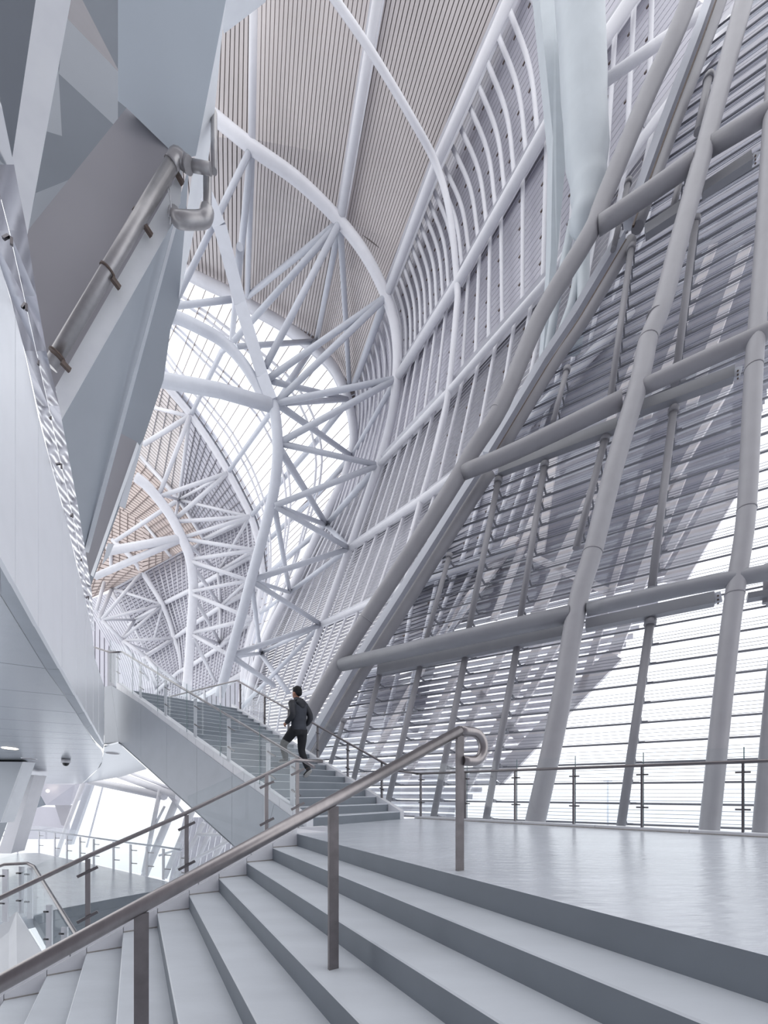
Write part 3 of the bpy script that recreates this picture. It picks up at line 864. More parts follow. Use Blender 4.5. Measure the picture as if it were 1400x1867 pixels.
for f in (.22, .5, .78):
    for g in (0, .045):
        pts = [CS[i].lerp(FS[i], f + g) - (CS[i] - EYE).normalized() * .35 for i in range(0, 501, 14)]
        MB().tube(pts, .09, 8).build('cross_tube', M['white'], sky)

# ================================================================== SPINE TRUSS (near)
tr = thing('spine_truss', 'white tube truss before the skylight, its curved spine fanning struts to the near arch', 'truss', tuple(at(400, 1260, 24)))
sp = [(497, 728, 20), (504, 775, 20.2), (506, 830, 20.5), (500, 890, 21), (490, 935, 21.4), (476, 990, 21.8), (458, 1056, 22.4), (438, 1130, 23), (420, 1195, 23.6), (400, 1270, 24.2)]
MB().tube(cat_rom([at(*q) for q in sp], 4), .26, 16).build('spine', M['cool'], tr)
boxp = [(372, 345, 17.5), (403, 420, 18), (440, 560, 19), (480, 690, 19.8), (497, 735, 20)]
mb = MB()
bp = [at(*q) for q in boxp]
for a, b in zip(bp, bp[1:]): mb.bar(a, b, .56, .5, up=(a - EYE).normalized())
mb.build('box_boom', M['cool'], tr)
mb = MB()
for a, b in zip(bp[1:], bp[2:]):
    n_ = (a - EYE).normalized(); mb.bar(a - n_ * .26, b - n_ * .26, .03, .02, up=n_)
mb.build('boom_groove', M['rod'], tr)
def st(nodes, wpx, mt=None, nm='strut', curve=False, par=None):
    member(nm, nodes, wpx, mt or M['cool'], par or tr, 10, curve)
st([(270, 688, 18.8), (400, 712, 19.4), (497, 740, 20)], 31, nm='heavy_strut')
st([(285, 572, 18.6), (320, 578, 18.8), (368, 600, 19), (405, 622, 19.3), (440, 658, 19.6), (470, 705, 19.9), (482, 735, 20)], 22, nm='haunch', curve=True)
B = {1: (459, 268, 17.5), 2: (620, 404, 19), 3: (704, 541, 20), 4: (723, 690, 21), 5: (690, 848, 23), 6: (637, 1000, 26), 7: (586, 1139, 28)}
C = {1: (451, 541, 25), 2: (577, 622, 26.5), 3: (636, 728, 27.8), 4: (641, 832, 29), 5: (595, 957, 30), 6: (528, 1080, 32), 7: (475, 1191, 34), 0: (422, 625, 26)}
S = {1: (484, 668, 19.7), 2: (490, 690, 19.8), 3: (503, 735, 20), 4: (508, 808, 20.4), 5: (500, 922, 21.2), 6: (458, 1058, 22.4), 7: (420, 1195, 23.6)}
st([(322, 558, 19), (422, 546, 19.3)], 15)
for a, b, wd in ((B[1], C[1], 11), (B[1], C[0], 12), (B[1], (325, 540, 19), 14), (B[2], C[1], 14), (B[2], (426, 622, 22), 14), (B[2], S[1], 14),
                 (B[2], C[2], 11), (B[2], (637, 705, 27.5), 10), (B[3], S[2], 14), (B[3], S[3], 14), (B[4], S[3], 14), (B[4], S[4], 14),
                 (B[5], S[4], 12), (B[5], S[5], 12), (B[6], S[5], 11), (B[6], S[6], 11), (B[7], S[6], 10), (B[7], S[7], 10),
                 (C[3], S[3], 12), (C[3], (498, 696, 20), 11), (C[2], (430, 632, 23), 12), (C[2], (525, 700, 23), 12), (C[4], S[3], 12), (C[5], (512, 822, 20.5), 12), (C[5], S[5], 10), (C[5], B[6], 10),
                 (B[5], C[5], 11), (B[4], C[4], 9), (B[3], (646, 700, 27), 13), (C[6], S[5], 9), (C[6], S[6], 8), (C[6], B[6], 9), (C[7], S[6], 8), (C[7], S[7], 7), (C[7], B[7], 8),
                 (S[7], (500, 1250, 27), 10), (C[7], (525, 1262, 29), 9), (C[7], (420, 1198, 24), 7), (C[0], (437, 450, 18.5), 11), (B[7], (440, 1290, 33), 8)):
    st([a, b], wd)
st([C[2], (484, 766, 31), (416, 861, 37)], 10); st([C[0], (404, 641, 29), (348, 757, 36)], 11)
st([C[3], (579, 802, 31), (521, 868, 34), (457, 942, 38)], 10); st([C[4], (579, 902, 33), (480, 993, 38)], 10); st([C[5], (518, 1021, 34), (478, 1055, 39.5)], 9)
st([C[6], (475, 1118, 38)], 7)

# ================================================================== FAR BAY
far = struct('ceiling_far', tuple(at(300, 950, 42)), 'brown and grey ribbed panels of the far end of the vault')
def patch(c4, nu, nv, m1, m2, name, gap=.2, th=.12, cross=True):
    """ribbed sheet between four corners: boards one way, thin battens the other"""
    P = resample([at(*c4[0]), at(*c4[1])], 9); Q = resample([at(*c4[3]), at(*c4[2])], 9)
    ribbed(P, Q, nu, gap, th, name, far, m1, m2)
    if cross:
        mb = MB()
        for i in range(1, nv):
            a = P[0].lerp(P[-1], i / nv); b = Q[0].lerp(Q[-1], i / nv); n_ = (a - EYE).normalized()
            mb.bar(a - n_ * .08, b - n_ * .08, .07, .08, up=n_)
        mb.build('cross_battens', m2, far, kind='stuff')
M['brown'] = mat('brown_grey_roof_sheet', (196, 182, 177), .7, var=.05, scale=.4)
M['brownjoint'] = mat('brown_joint', (150, 137, 133), .8)
M['greyjoint'] = mat('grey_joint', (152, 150, 155), .8)
patch([(240, 640, 40), (348, 757, 37.2), (326, 911, 46), (190, 780, 47)], 26, 9, M['roof'], M['greyjoint'], 'roof_boards')
patch([(348, 757, 37.2), (457, 942, 39.2), (372, 984, 48), (326, 911, 46)], 18, 12, M['slat'], M['greyjoint'], 'roof_boards')
patch([(190, 780, 47), (326, 911, 46), (261, 952, 50), (150, 890, 52)], 18, 9, M['brown'], M['brownjoint'], 'roof_boards')
patch([(326, 911, 46), (372, 984, 48), (320, 1010, 51), (261, 952, 50)], 14, 6, M['brown'], M['brownjoint'], 'roof_boards')
patch([(150, 890, 52), (261, 952, 50), (259, 1043, 54), (150, 1010, 56)], 16, 8, M['brown'], M['brownjoint'], 'roof_boards')
patch([(261, 952, 50), (320, 1010, 51), (320, 1012, 52), (259, 1043, 54)], 10, 5, M['brown'], M['brownjoint'], 'roof_boards')
patch([(150, 1010, 56), (259, 1043, 54), (204, 1073, 58), (140, 1100, 60)], 10, 6, M['brown'], M['brownjoint'], 'roof_boards')
# louvred far wall: bays between longitudinals, slats and purlins
fw = struct('wall_far', tuple(at(330, 1100, 48)), 'far wall of pale scalloped slats behind thin white purlins')
FL = [
 [(457, 944, 39.5), (391, 975, 47), (331, 1004, 53), (259, 1043, 56), (204, 1073, 60)],
 [(462, 1010, 40), (400, 1048, 48), (350, 1075, 52), (296, 1102, 57), (235, 1140, 62)],
 [(470, 1070, 41), (405, 1105, 49), (352, 1139, 53), (318, 1164, 58), (262, 1200, 63)],
 [(462, 1130, 42), (395, 1184, 50), (350, 1213, 54), (326, 1225, 59), (285, 1262, 64)],
 [(440, 1230, 43), (385, 1262, 51), (350, 1280, 55), (322, 1290, 60), (280, 1310, 65)]]
for i in range(4):
    A = resample([at(x, y, Y + .9) for x, y, Y in FL[i]], 13); Bq = resample([at(x, y, Y + .9) for x, y, Y in FL[i + 1]], 13)
    ribbed(A, Bq, 12, .22, .25, 'far_slats', fw, M['slat'], M['slatdark'])
    A2 = resample([at(x, y, Y + .1) for x, y, Y in FL[i]], 33); B2 = resample([at(x, y, Y + .1) for x, y, Y in FL[i + 1]], 33)
    for j in range(0, 33):
        MB().tube([A2[j], B2[j]], .09, 6).build('purlin', M['white'], fw)
for i in range(5):
    MB().tube([at(*q) for q in FL[i]], .28, 10).build('longitudinal_tube', M['white'], fw)

tf = thing('spine_truss', 'smaller white tube truss further down the vault, ringed by thin struts', 'truss', tuple(at(340, 1260, 46)))
sp2 = [(248, 870, 36), (271, 889, 36.5), (307, 934, 37.5), (329, 975, 38.2), (346, 1016, 39), (352, 1061, 40), (352, 1096, 41), (348, 1150, 42), (345, 1200, 43), (338, 1270, 44)]
MB().tube(cat_rom([at(*q) for q in sp2], 4), .44, 14).build('spine', M['white'], tf)
def s2(a, b, wd, nm='strut'): member(nm, [a, b], wd, M['white'], tf, 8)
s2((196, 1005, 37), (332, 981, 38.3), 18, 'heavy_strut'); s2((172, 1052, 37.5), (328, 984, 38.3), 14, 'heavy_strut')
F = {1: (346, 759, 35.8), 2: (414, 863, 36.8), 3: (455, 942, 37.8), 4: (463, 1003, 38.6), 5: (453, 1058, 39.4), 6: (458, 1128, 40)}
G = (326, 911, 45); H_ = (372, 983, 47); H2 = (398, 1042, 47.5); H3 = (402, 1105, 48.5)
for a, b, wd in ((F[1], (270, 741, 40), 8), (F[1], (262, 810, 38), 11), (F[1], (289, 905, 37), 9), (F[1], G, 7), (F[2], (292, 905, 37), 9), (F[2], (320, 946, 38), 9), (F[2], G, 6), (G, (295, 902, 37.2), 6),
                 (F[3], (322, 951, 38), 8), (F[3], (338, 979, 38.4), 8), (F[3], G, 6), (G, (259, 834, 46), 8), (G, (211, 986, 50), 9), (G, H_, 7), (G, (318, 950, 40), 6), (F[3], H_, 8),
                 (F[4], (340, 983, 38.5), 8), (F[4], (350, 1020, 39), 8), (F[3], H2, 6), (F[5], (350, 1024, 39), 8), (F[5], (352, 1078, 40), 7), (F[6], (353, 1084, 40.3), 8), (F[6], (352, 1154, 42), 8), ((352, 1158, 42), (410, 1190, 41), 7),
                 ((352, 1032, 39.2), H3, 7), ((355, 1090, 41), (402, 1174, 49), 7), ((352, 1162, 42), (392, 1242, 49), 7), (H2, (340, 990, 38.5), 6), (H2, (350, 1030, 39), 6), (H2, F[4], 6), (H_, (345, 1008, 39), 5),
                 (H2, H3, 7), (H3, (402, 1175, 49), 7), ((402, 1175, 49), F[6], 6), ((402, 1175, 49), (352, 1155, 42), 6), (H3, F[5], 6),
                 ((282, 745, 44), (259, 834, 46), 5), ((234, 920, 52), (261, 952, 50), 6), ((261, 952, 50), (311, 1014, 51), 6)):
    s2(a, b, wd)
Narc = [(206, 985, 53), (239, 1016, 53), (259, 1043, 54.5), (280, 1075, 55.5), (296, 1102, 56), (309, 1133, 57), (318, 1164, 57.5), (329, 1200, 58), (333, 1260, 60)]
MB().tube(cat_rom([at(*q) for q in Narc], 4), .32, 10).build('far_ring', M['white'], tf)
for a, b, wd in (((204, 1073, 58), (202, 1010, 54), 7), ((204, 1073, 58), (296, 1102, 56.5), 5), ((259, 1043, 54.5), (186, 1129, 52), 7), ((186, 1130, 52), (296, 1102, 56), 6), ((188, 1130, 52), (245, 1130, 60), 5), ((245, 1130, 60), (296, 1104, 56), 5),
                 ((221, 1166, 54), (245, 1132, 60), 6), ((220, 1168, 54), (293, 1106, 56), 6), ((224, 1168, 54), (318, 1164, 57.5), 6), ((265, 1195, 55), (318, 1165, 57.5), 6), ((296, 1106, 56), (281, 1165, 60), 5),
                 ((204, 1073, 58), (180, 1130, 52), 8), ((190, 1062, 56), (175, 1115, 52), 8), ((224, 1170, 54), (280, 1190, 62), 5), ((224, 1170, 54), (270, 1240, 60), 6), ((265, 1196, 55), (330, 1250, 58), 6),
                 ((186, 1131, 52), (224, 1168, 54), 7), ((224, 1168, 54), (265, 1196, 55), 7), ((265, 1196, 55), (300, 1240, 56), 7)):
    s2(a, b, wd)
# bright slot of the second skylight
sk2 = struct('window_2', tuple(at(250, 1140, 62)), 'narrow curved skylight slot at the far end')
sa = [(205, 1078, 63), (225, 1100, 63), (245, 1135, 63), (262, 1165, 64), (275, 1195, 64), (285, 1230, 65), (290, 1270, 66)]
A = resample([at(x - 6, y + 3, Y) for x, y, Y in sa], 24); Bq = resample([at(x - 60, y + 20, Y + 8) for x, y, Y in sa], 24)
ribbed(A, Bq, 14, .2, .2, 'end_slats', sk2, M['slat'], M['roof'])
P = resample([at(140, 1090, 74), at(140, 1340, 74)], 4); Qe = resample([at(480, 1200, 74), at(480, 1340, 74)], 4)
ribbed(P, Qe, 40, .2, .2, 'end_slats', sk2, M['slat'], M['slatdark'])
MB().tube([at(x - 4, y + 2, Y - 1) for x, y, Y in sa], .35, 8).build('slot_edge', M['white'], sk2)
MB().tube([at(x + 9, y - 4, Y - 1) for x, y, Y in sa], .28, 8).build('slot_edge', M['rod'], sk2)

# ================================================================== LEFT FOLDED MASS
fm = struct('wall_left', tuple(at(112, 766, 6.5)), 'huge folded grey wall mass hanging at the upper left')
def facet(name, pts, m, th=.25):
    q = [at(*p) for p in pts]
    if len(q) > 3:
        c = sum(q, V((0, 0, 0))) / len(q)
        nn = V((0, 0, 0))
        for u_, v_ in zip(q, q[1:] + q[:1]): nn += (u_ - c).cross(v_ - c)
        nn.normalize()
        if abs(nn.dot(c - EYE)) > .15 * (c - EYE).length: q = [onpl(p[0], p[1], c, nn) for p in pts]
    c = sum(q, V((0, 0, 0))) / len(q)
    d = (c - EYE).normalized() * th
    MB().prism(q, d).build(name, M[m], fm)
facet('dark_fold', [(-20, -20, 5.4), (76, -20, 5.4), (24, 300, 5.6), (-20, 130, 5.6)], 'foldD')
facet('slab_edge', [(68, -20, 4.9), (133, -20, 4.9), (50, 428, 5.5), (22, 290, 5.2)], 'foldC', .15)
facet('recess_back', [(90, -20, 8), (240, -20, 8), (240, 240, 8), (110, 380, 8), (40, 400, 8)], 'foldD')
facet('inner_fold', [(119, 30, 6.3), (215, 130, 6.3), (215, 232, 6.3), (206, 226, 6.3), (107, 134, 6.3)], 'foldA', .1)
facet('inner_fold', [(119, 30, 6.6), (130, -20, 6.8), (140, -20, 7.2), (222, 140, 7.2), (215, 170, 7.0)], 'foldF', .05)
facet('inner_fold', [(106, 120, 6.9), (113, 248, 6.9), (80, 238, 6.9)], 'foldA', .05)
facet('inner_fold', [(65, 352, 6.4), (130, 326, 6.4), (50, 425, 6.4)], 'foldA', .08)
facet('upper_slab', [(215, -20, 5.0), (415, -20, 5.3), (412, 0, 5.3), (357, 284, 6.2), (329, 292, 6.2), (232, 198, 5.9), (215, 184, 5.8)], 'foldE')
facet('slab_edge', [(412, -20, 5.4), (490, -20, 5.8), (484, 4, 5.9), (408, 62, 6.0), (404, 40, 6)], 'foldC', .1)
facet('slab_edge', [(413, -5, 5.35), (405, 62, 5.75), (391, 205, 6.1), (376, 320, 6.8), (352, 430, 7.4), (330, 530, 7.8), (326, 545, 7.8), (338, 400, 7.0), (356, 280, 6.3)], 'foldC', .1)
facet('under_slab', [(232, 195, 6.0), (332, 290, 6.2), (328, 330, 6.3), (103, 716, 6.5), (84, 668, 6.4), (46, 426, 6.0)], 'foldB')
facet('slab_edge', [(333, 303, 6.1), (329, 370, 6.15), (312, 412, 6.2), (110, 770, 6.25), (101, 706, 6.2)], 'foldC', .1)
facet('side_slab', [(326, 372, 6.8), (155, 1010, 9.3), (100, 735, 6.6)], 'foldA', .15)
facet('slab_edge', [(318, 404, 6.7), (325, 402, 6.7), (272, 600, 7.4), (162, 1008, 9.2), (153, 1006, 9.2), (265, 602, 7.4)], 'foldC', .05)
facet('rear_slab', [(345, 300, 7.0), (328, 550, 8.0), (311, 600, 8.2), (298, 693, 8.6), (262, 800, 9.3), (238, 870, 9.6), (165, 1070, 10.8), (150, 1000, 10.2), (262, 600, 8.2), (316, 400, 7.3)], 'foldA', .2)
facet('brown_recess', [(220, 790, 8.7), (250, 806, 8.9), (237, 868, 9.1), (165, 1052, 10.1), (155, 1014, 9.9)], 'foldB', .05)
facet('slab_edge', [(250, 806, 8.8), (254, 812, 8.8), (170, 1052, 10.0), (165, 1048, 10)], 'foldC', .04)
facet('edge_panel', [(235, 866, 9.0), (250, 820, 8.9), (262, 800, 8.8), (258, 815, 8.9), (228, 928, 9.2), (217, 922, 9.2)], 'satin', .05)
facet('edge_panel', [(197, 990, 9.6), (208, 992, 9.6), (198, 1016, 9.8), (186, 1030, 9.8)], 'satin', .05)

wire = tag(MB().tube([at(305, 318, 6.0), at(309, 335, 6.0), at(306, 348, 6.0), at(311, 366, 6.0)], .006, 6).tube([at(309, 335, 6.0), at(311, 372, 6.0), at(308, 395, 6.0)], .007, 6).tube([at(311, 366, 6.0), at(313, 385, 5.99), at(310, 408, 5.98)], .008, 6).build('loose_cable', M['stone']), 'frayed loose cable dangling from the pipe at its top end', 'cable')
# white satin wall, vertical, parallel seams; soffit; mirror strip
A0 = at(0, 1014, 3.45); A1 = at(190, 1357, 10.7)
WD = (A1 - A0); WD.z = 0; WD.normalize(); WN = V((-WD.y, WD.x, 0))
def WP(x, y, off=0): return onpl(x, y, A0 + WN * off, WN)
sw = struct('wall_left_lower', tuple(A0), 'bright satin silver wall of tall vertical panels')
upl = [(-60, 300), (0, 480), (28, 575), (36, 600), (70, 760), (84, 814), (113, 920), (118, 936), (140, 1030), (152, 1079), (160, 1110), (168, 1150), (173, 1200), (190, 1252)]
lol = [(-60, 905), (0, 1014), (70, 1143), (113, 1220), (140, 1268), (160, 1303), (190, 1357)]
def li(E, x):
    for (x0, y0), (x1, y1) in zip(E, E[1:]):
        if x0 <= x <= x1: return y0 + (y1 - y0) * (x - x0) / (x1 - x0)
    return E[-1][1]
sx = [-60, 28, 70, 113, 140, 157, 170, 180, 190]
for x0, x1 in zip(sx, sx[1:]):
    xs = [x0 + .4] + [x for x, _ in upl if x0 < x < x1] + [x1 - .4]
    tp = [WP(x, li(upl, x)) for x in xs]; bt = [WP(x1 - .4, li(lol, x1)), WP(x0 + .4, li(lol, x0))]
    MB().prism(tp + bt, WN * .04 if WN.dot(A0 - EYE) > 0 else -WN * .04).build('satin_panel', M['satin'], sw)
# mirror strip
rgt = [(-60, -60), (0, 178), (24, 290), (50, 425), (70, 560), (90, 668), (103, 706), (112, 766), (135, 880), (155, 1000), (166, 1064), (170, 1110), (174, 1160)]
mw = struct('wall_left_mirror', tuple(WP(84, 814)), 'polished mirror steel strip between satin wall and folded wall')
lft = [(-60, 300), (0, 480), (36, 600), (84, 814), (118, 936), (152, 1079), (168, 1150)]
ys = [300, 420, 540, 640, 740, 830, 920, 1000, 1070, 1150]
def lx(E, y):
    for (x0, y0), (x1, y1) in zip(E, E[1:]):
        if y0 <= y <= y1: return x0 + (x1 - x0) * (y - y0) / (y1 - y0)
    return E[-1][0]
cols = 3
for i in range(len(ys) - 1):
    y0, y1 = ys[i], ys[i + 1]
    def mp_(f, y):
        xl, xr = lx(lft, y), lx(rgt, y); pl_ = WP(xl, y)
        base = WP(xl, y); far_ = at(xr, y, base.y + .35 + .05 * math.sin(y * .05))
        return base.lerp(far_, f)
    for c in range(2):
        q = [mp_(c * .5 + .006, y0), mp_(c * .5 + .494, y0), mp_(c * .5 + .494, y1 + .3), mp_(c * .5 + .006, y1 + .3)]
        d = (q[0] - EYE).normalized() * .03
        MB().prism(q, d).build('mirror_panel', M['mirror'], mw)
    p = mp_(.5, y0 + 20); MB().bar(p - Z * .03 - (p - EYE).normalized() * .02, p + Z * .03 - (p - EYE).normalized() * .02, .02, .02, up=(p - EYE).normalized()).build('panel_clip', M['ssdark'], mw)
q = [mp_(0, 300) if False else at(-60, -60, 4.0), at(0, 178, 4.0), at(24, 290, 4.2), at(50, 425, 4.9), WP(-30, 390)]
MB().prism([at(-60, -60, 4.3), at(0, 178, 4.4), at(22, 285, 4.5), at(27, 300, 4.6), WP(-60, 300) + V((0, .2, 0))], V((-.02, .03, 0))).build('mirror_panel', M['mirror'], mw)

# soffit plane z = CZ + 2.3 - .1 Y
SFN = V((0, .1, 1)).normalized(); SF0 = V((0, 0, CZ + 2.3))
def SPt(x, y): return onpl(x, y, SF0, SFN)
sof = struct('ceiling_soffit', tuple(SPt(85, 1222)), 'satin soffit of long panels below the silver wall')
inner = [(-60, 985), (0, 1085), (38, 1152), (82, 1220), (115, 1265), (139, 1302), (155, 1328), (170, 1350), (186, 1366)]
rows = [(-60, 985), (0, 1075), (20, 1120), (82, 1220), (115, 1265), (139, 1302), (155, 1328), (168, 1348), (178, 1358), (182, 1364)]
def seam_l(y, x): return y - x * .113      # a seam meets the left frame edge a little higher
rws = [((-70, 962), (-60, 985)), ((-70, 1199), (82, 1219)), ((-70, 1250), (117, 1268)), ((-70, 1282), (139, 1300)), ((-70, 1306), (152, 1322)), ((-70, 1324), (162, 1339)), ((-70, 1338), (168, 1349)),
       ((-70, 1350), (175, 1358)), ((-70, 1361), (184, 1367)), ((-70, 1371), (187, 1375)), ((-70, 1380), (187, 1383)), ((-70, 1389), (186, 1391)), ((-70, 1397), (182, 1398)), ((-70, 1405), (175, 1405)), ((-70, 1413), (166, 1413)), ((-70, 1421), (158, 1421)), ((-70, 1430), (148, 1429))]
for (l0, r0), (l1, r1) in zip(rws, rws[1:]):
    pts = [l0, r0, r1, l1] if l0[1] > 970 else [l0, r0, (0, 1085), r1, l1]
    q = [SPt(*p) for p in pts]
    dd = (q[-1] - q[0]).normalized() * .012
    q[-1] = q[-1] - dd; q[-2] = q[-2] - dd
    MB().prism(q, SFN * .04).build('soffit_panel', M['soffit'], sof)
q = [SPt(*p) for p in ((190, 1362), (216, 1355), (268, 1402), (222, 1416), (152, 1428), (176, 1406), (187, 1385))]
MB().prism(q, SFN * .04).build('soffit_panel', M['soffit'], sof)
bd = [(0, 1085), (82, 1220), (115, 1265), (139, 1302), (155, 1328), (170, 1350), (186, 1366)]
bo = [(0, 1016), (113, 1221), (141, 1270), (156, 1299), (168, 1321), (180, 1342), (190, 1358)]
bd = [(-60, 985)] + bd; bo = [(-60, 907)] + bo
for i in range(len(bd) - 1):
    q = [SPt(*bo[i]), SPt(*bo[i + 1]), SPt(bd[i + 1][0] + 2, bd[i + 1][1]), SPt(bd[i][0] + 2, bd[i][1])]
    d = (q[1] - q[0]).normalized() * .01
    q[1] -= d; q[2] -= d
    MB().prism(q, SFN * .04).build('dimpled_panel', M['dimple'], sof)
for x, y, on in ((18, 1364, 1), (53, 1383, 0), (205, 1373, 0)):
    p = SPt(x, y)
    t = thing('downlight', {18: 'glowing recessed downlight in the soffit at the left edge', 53: 'unlit recessed downlight behind the glowing one', 205: 'unlit recessed downlight near the stair cladding'}[x], 'light', tuple(p))
    MB().tube([p - SFN * .01, p + SFN * .02], .17, 20).build('lens', M['lamp'] if on else M['greysteel'], t)
    MB().tube([p - SFN * .006, p + SFN * .02], .2, 20).build('ring', M['satin'], t)
p = SPt(120, 1384)
t = thing('dome_camera', 'small white dome security camera under the soffit', 'camera', tuple(p))
MB().tube([p, p - Z * .12], .12, 16).build('housing', M['white'], t)
MB().ball(p - Z * .13, .09, .09, .09).build('dome', M['black'], t)

# ducts ------------------------------------------------------------------------------------------------
du = thing('duct_pipe', 'long insulated grey pipe clamped along the underside of the folded wall', 'pipe', tuple(at(100, 655, 6.1)))
MB().tube([at(92, 668, 6.1), at(200, 487, 6.0), at(318, 291, 5.9)], .088, 14).build('pipe', M['duct'], du)
MB().tube(cat_rom([at(312, 300, 5.9), at(322, 285, 5.9), at(336, 296, 5.95), at(345, 302, 5.95)], 4), .092, 14).build('elbow', M['duct'], du)
for x, y in ((103, 648), (195, 495), (254, 398), (312, 302)):
    a = at(x, y, 6); d = (at(x + 5, y - 8.5, 6) - a).normalized()
    MB().tube([a, a + d * .03], .102, 14).build('clamp_ring', M['clip'], du)
    MB().bar(a + V((.07, 0, -.09)), a + V((.12, .1, -.12)), .05, .07).build('bracket', M['clip'], du)
d2 = thing('duct_pipe', 'shiny metal pipe bracket looping around the end of the folded wall', 'pipe', tuple(at(378, 400, 6.2)))
MB().tube([at(340, 300, 6.0), at(384, 308, 6.0)], .064, 14).build('arm', M['duct'], d2)
MB().tube([at(390, 206, 6.3), at(390, 312, 6.05)], .045, 12).build('riser', M['duct'], d2)
MB().tube(cat_rom([at(378, 305, 6.2), at(378, 380, 6.2), at(377, 394, 6.2), at(366, 400, 6.15), at(340, 400, 6.1)], 4), .06, 14).build('drop_pipe', M['duct'], d2)
MB().tube(cat_rom([at(378, 384, 6.15), at(375, 396, 6.12), at(364, 401, 6.1), at(335, 401, 6.0), at(322, 398, 6.05), at(317, 388, 6.3)], 4), .095, 16).build('duct', M['duct'], d2)

# ================================================================== LOWER LEVEL at the left
ZL = CZ - 2.83
def LP(x, y): return onpl(x, y, V((0, 0, ZL)), Z)
lf = [LP(-80, 1558), LP(0, 1556), LP(71, 1555), LP(180, 1578), LP(300, 1606), LP(345, 1618), LP(271, 1626), LP(108, 1657), LP(-80, 1700)]
MB().prism(lf, V((0, 0, -.3))).build('floor_lower', M['floor'], kind='structure')
ls = struct('floor_lower_steps', tuple(LP(108, 1657)), 'slate grey steps dropping from the lower platform')
pa, pb = LP(60, 1667), LP(300, 1620)
dn = V((pb - pa).yzx) if False else V((pb.y - pa.y, -(pb.x - pa.x), 0)).normalized()
for k in range(5):
    a = pa + dn * (.32 * k); b = pb + dn * (.32 * k)
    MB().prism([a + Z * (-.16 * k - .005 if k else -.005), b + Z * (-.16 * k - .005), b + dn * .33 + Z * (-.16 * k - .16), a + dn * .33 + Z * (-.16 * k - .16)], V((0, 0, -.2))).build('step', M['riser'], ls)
lr = thing('glass_railing', 'bright glass balustrade with pale posts round the lower platform', 'railing', tuple(LP(180, 1578)))
edgep = [(5, 1556), (32, 1555), (71, 1555), (100, 1561), (122, 1566), (146, 1571), (171, 1577), (207, 1585), (238, 1592), (268, 1598), (298, 1604), (330, 1612)]
tops = []
for i, (x, y) in enumerate(edgep):
    p = LP(x, y); tops.append(p + Z * 1.05)
    if i: MB().bar(p, p + Z * 1.0, .03, .13 if i < 11 else .06, up=V((1, -.7, 0))).build('post', M['white'], lr)
    for z_ in (.35, .8): MB().bar(p + Z * z_, p + Z * z_ + V((.28, -.1, 0)), .03, .03).build('clamp', M['ssdark'], lr)
MB().tube(tops, .03, 8).build('handrail', M['cool'], lr)
for a, b in zip(tops, tops[1:]):
    MB().prism([a - Z * 1.0, b - Z * 1.0, b + Z * .2, a + Z * .2], V((.01, .02, 0))).build('glass_pane', M['glass'], lr)
# stair opening rail at lower left
r2 = thing('glass_railing', 'glass balustrade turning a corner at the lower left over the pointed white wedge', 'railing', tuple(at(30, 1663, 8)))
MB().tube([at(-20, 1586, 8), at(8, 1576, 8), at(50, 1574, 8.2), at(62, 1580, 8.1), at(138, 1702, 6.6), at(180, 1770, 6)], .03, 10).build('handrail', M['ss'], r2)
for x, y, y2, Y in ((10, 1585, 1680, 8), (40, 1580, 1665, 8.2), (55, 1582, 1675, 8.1), (90, 1650, 1745, 7.2), (118, 1690, 1790, 6.8)):
    MB().bar(at(x, y, Y), at(x, y2, Y), .03, .1, up=V((1, 0, 0))).build('post', M['white'], r2)
    MB().bar(at(x - 10, y + 12, Y), at(x, y + 12, Y), .03, .03).build('clamp', M['ssdark'], r2)
    MB().bar(at(x - 10, y + 62, Y), at(x, y + 62, Y), .03, .03).build('clamp', M['ssdark'], r2)
for q in ([(-20, 1570, 8), (30, 1557, 8.2), (30, 1662, 8.2), (-20, 1690, 8)], [(34, 1557, 8.2), (78, 1625, 7.4), (78, 1730, 7.4), (34, 1662, 8.2)], [(80, 1628, 7.4), (136, 1715, 6.5), (136, 1830, 6.5), (80, 1735, 7.4)]):
    MB().prism([at(*p) for p in q], V((.01, .014, 0))).build('glass_pane', M['glass'], r2)
wg = empty('floor_wedge', tuple(at(30, 1663, 8.3)), kind='structure', label='pointed white wedge below the lower glass corner')
ap = at(30, 1662, 8.4)
for q in ([(30, 1662, 8.4), (-60, 1735, 7.8), (-60, 1900, 7), (32, 1900, 6.6)], [(30, 1662, 8.4), (32, 1900, 6.6), (180, 1900, 6.4), (90, 1760, 7.6)]):
    MB().prism([at(*p) for p in q], V((0, .05, -.05))).build('face', M['stone'], wg)

# slanting columns and far windows of the lower level
lc = thing('slanting_pier', 'broad grey slanting pier under the soffit at the left edge', 'pier', tuple(at(0, 1480, 13)))
MB().prism([at(-60, 1388, 13), at(41, 1389, 13), at(-22, 1560, 13), at(-60, 1560, 13)], V((-.3, .6, 0))).build('face', M['foldA'], lc)
MB().prism([at(41, 1389, 12.95), at(45, 1389, 13), at(5, 1500, 13), at(0, 1500, 12.95)], V((0, .4, 0))).build('edge', M['foldC'], lc)
lc2 = thing('slanting_pier', 'second narrower white slanting pier just right of the broad one', 'pier', tuple(at(20, 1550, 15)))
MB().prism([at(42, 1412, 15), at(62, 1413, 15), at(20, 1556, 15), at(-4, 1556, 15)], V((-.2, .8, 0))).build('face', M['white'], lc2)
hb = thing('hanging_box', 'grey angular box hanging from the far ceiling with a small lamp', 'box', tuple(at(100, 1440, 24)))
MB().prism([at(62, 1429, 24), at(136, 1430, 24), at(140, 1452, 24.5), (at(128, 1468, 25)), at(84, 1468, 24.5)], V((0, 1.2, .4))).build('shell', M['slat'], hb)
MB().ball(at(87, 1442, 23.8), .09, .09, .09).build('lamp', M['lamp'], hb)
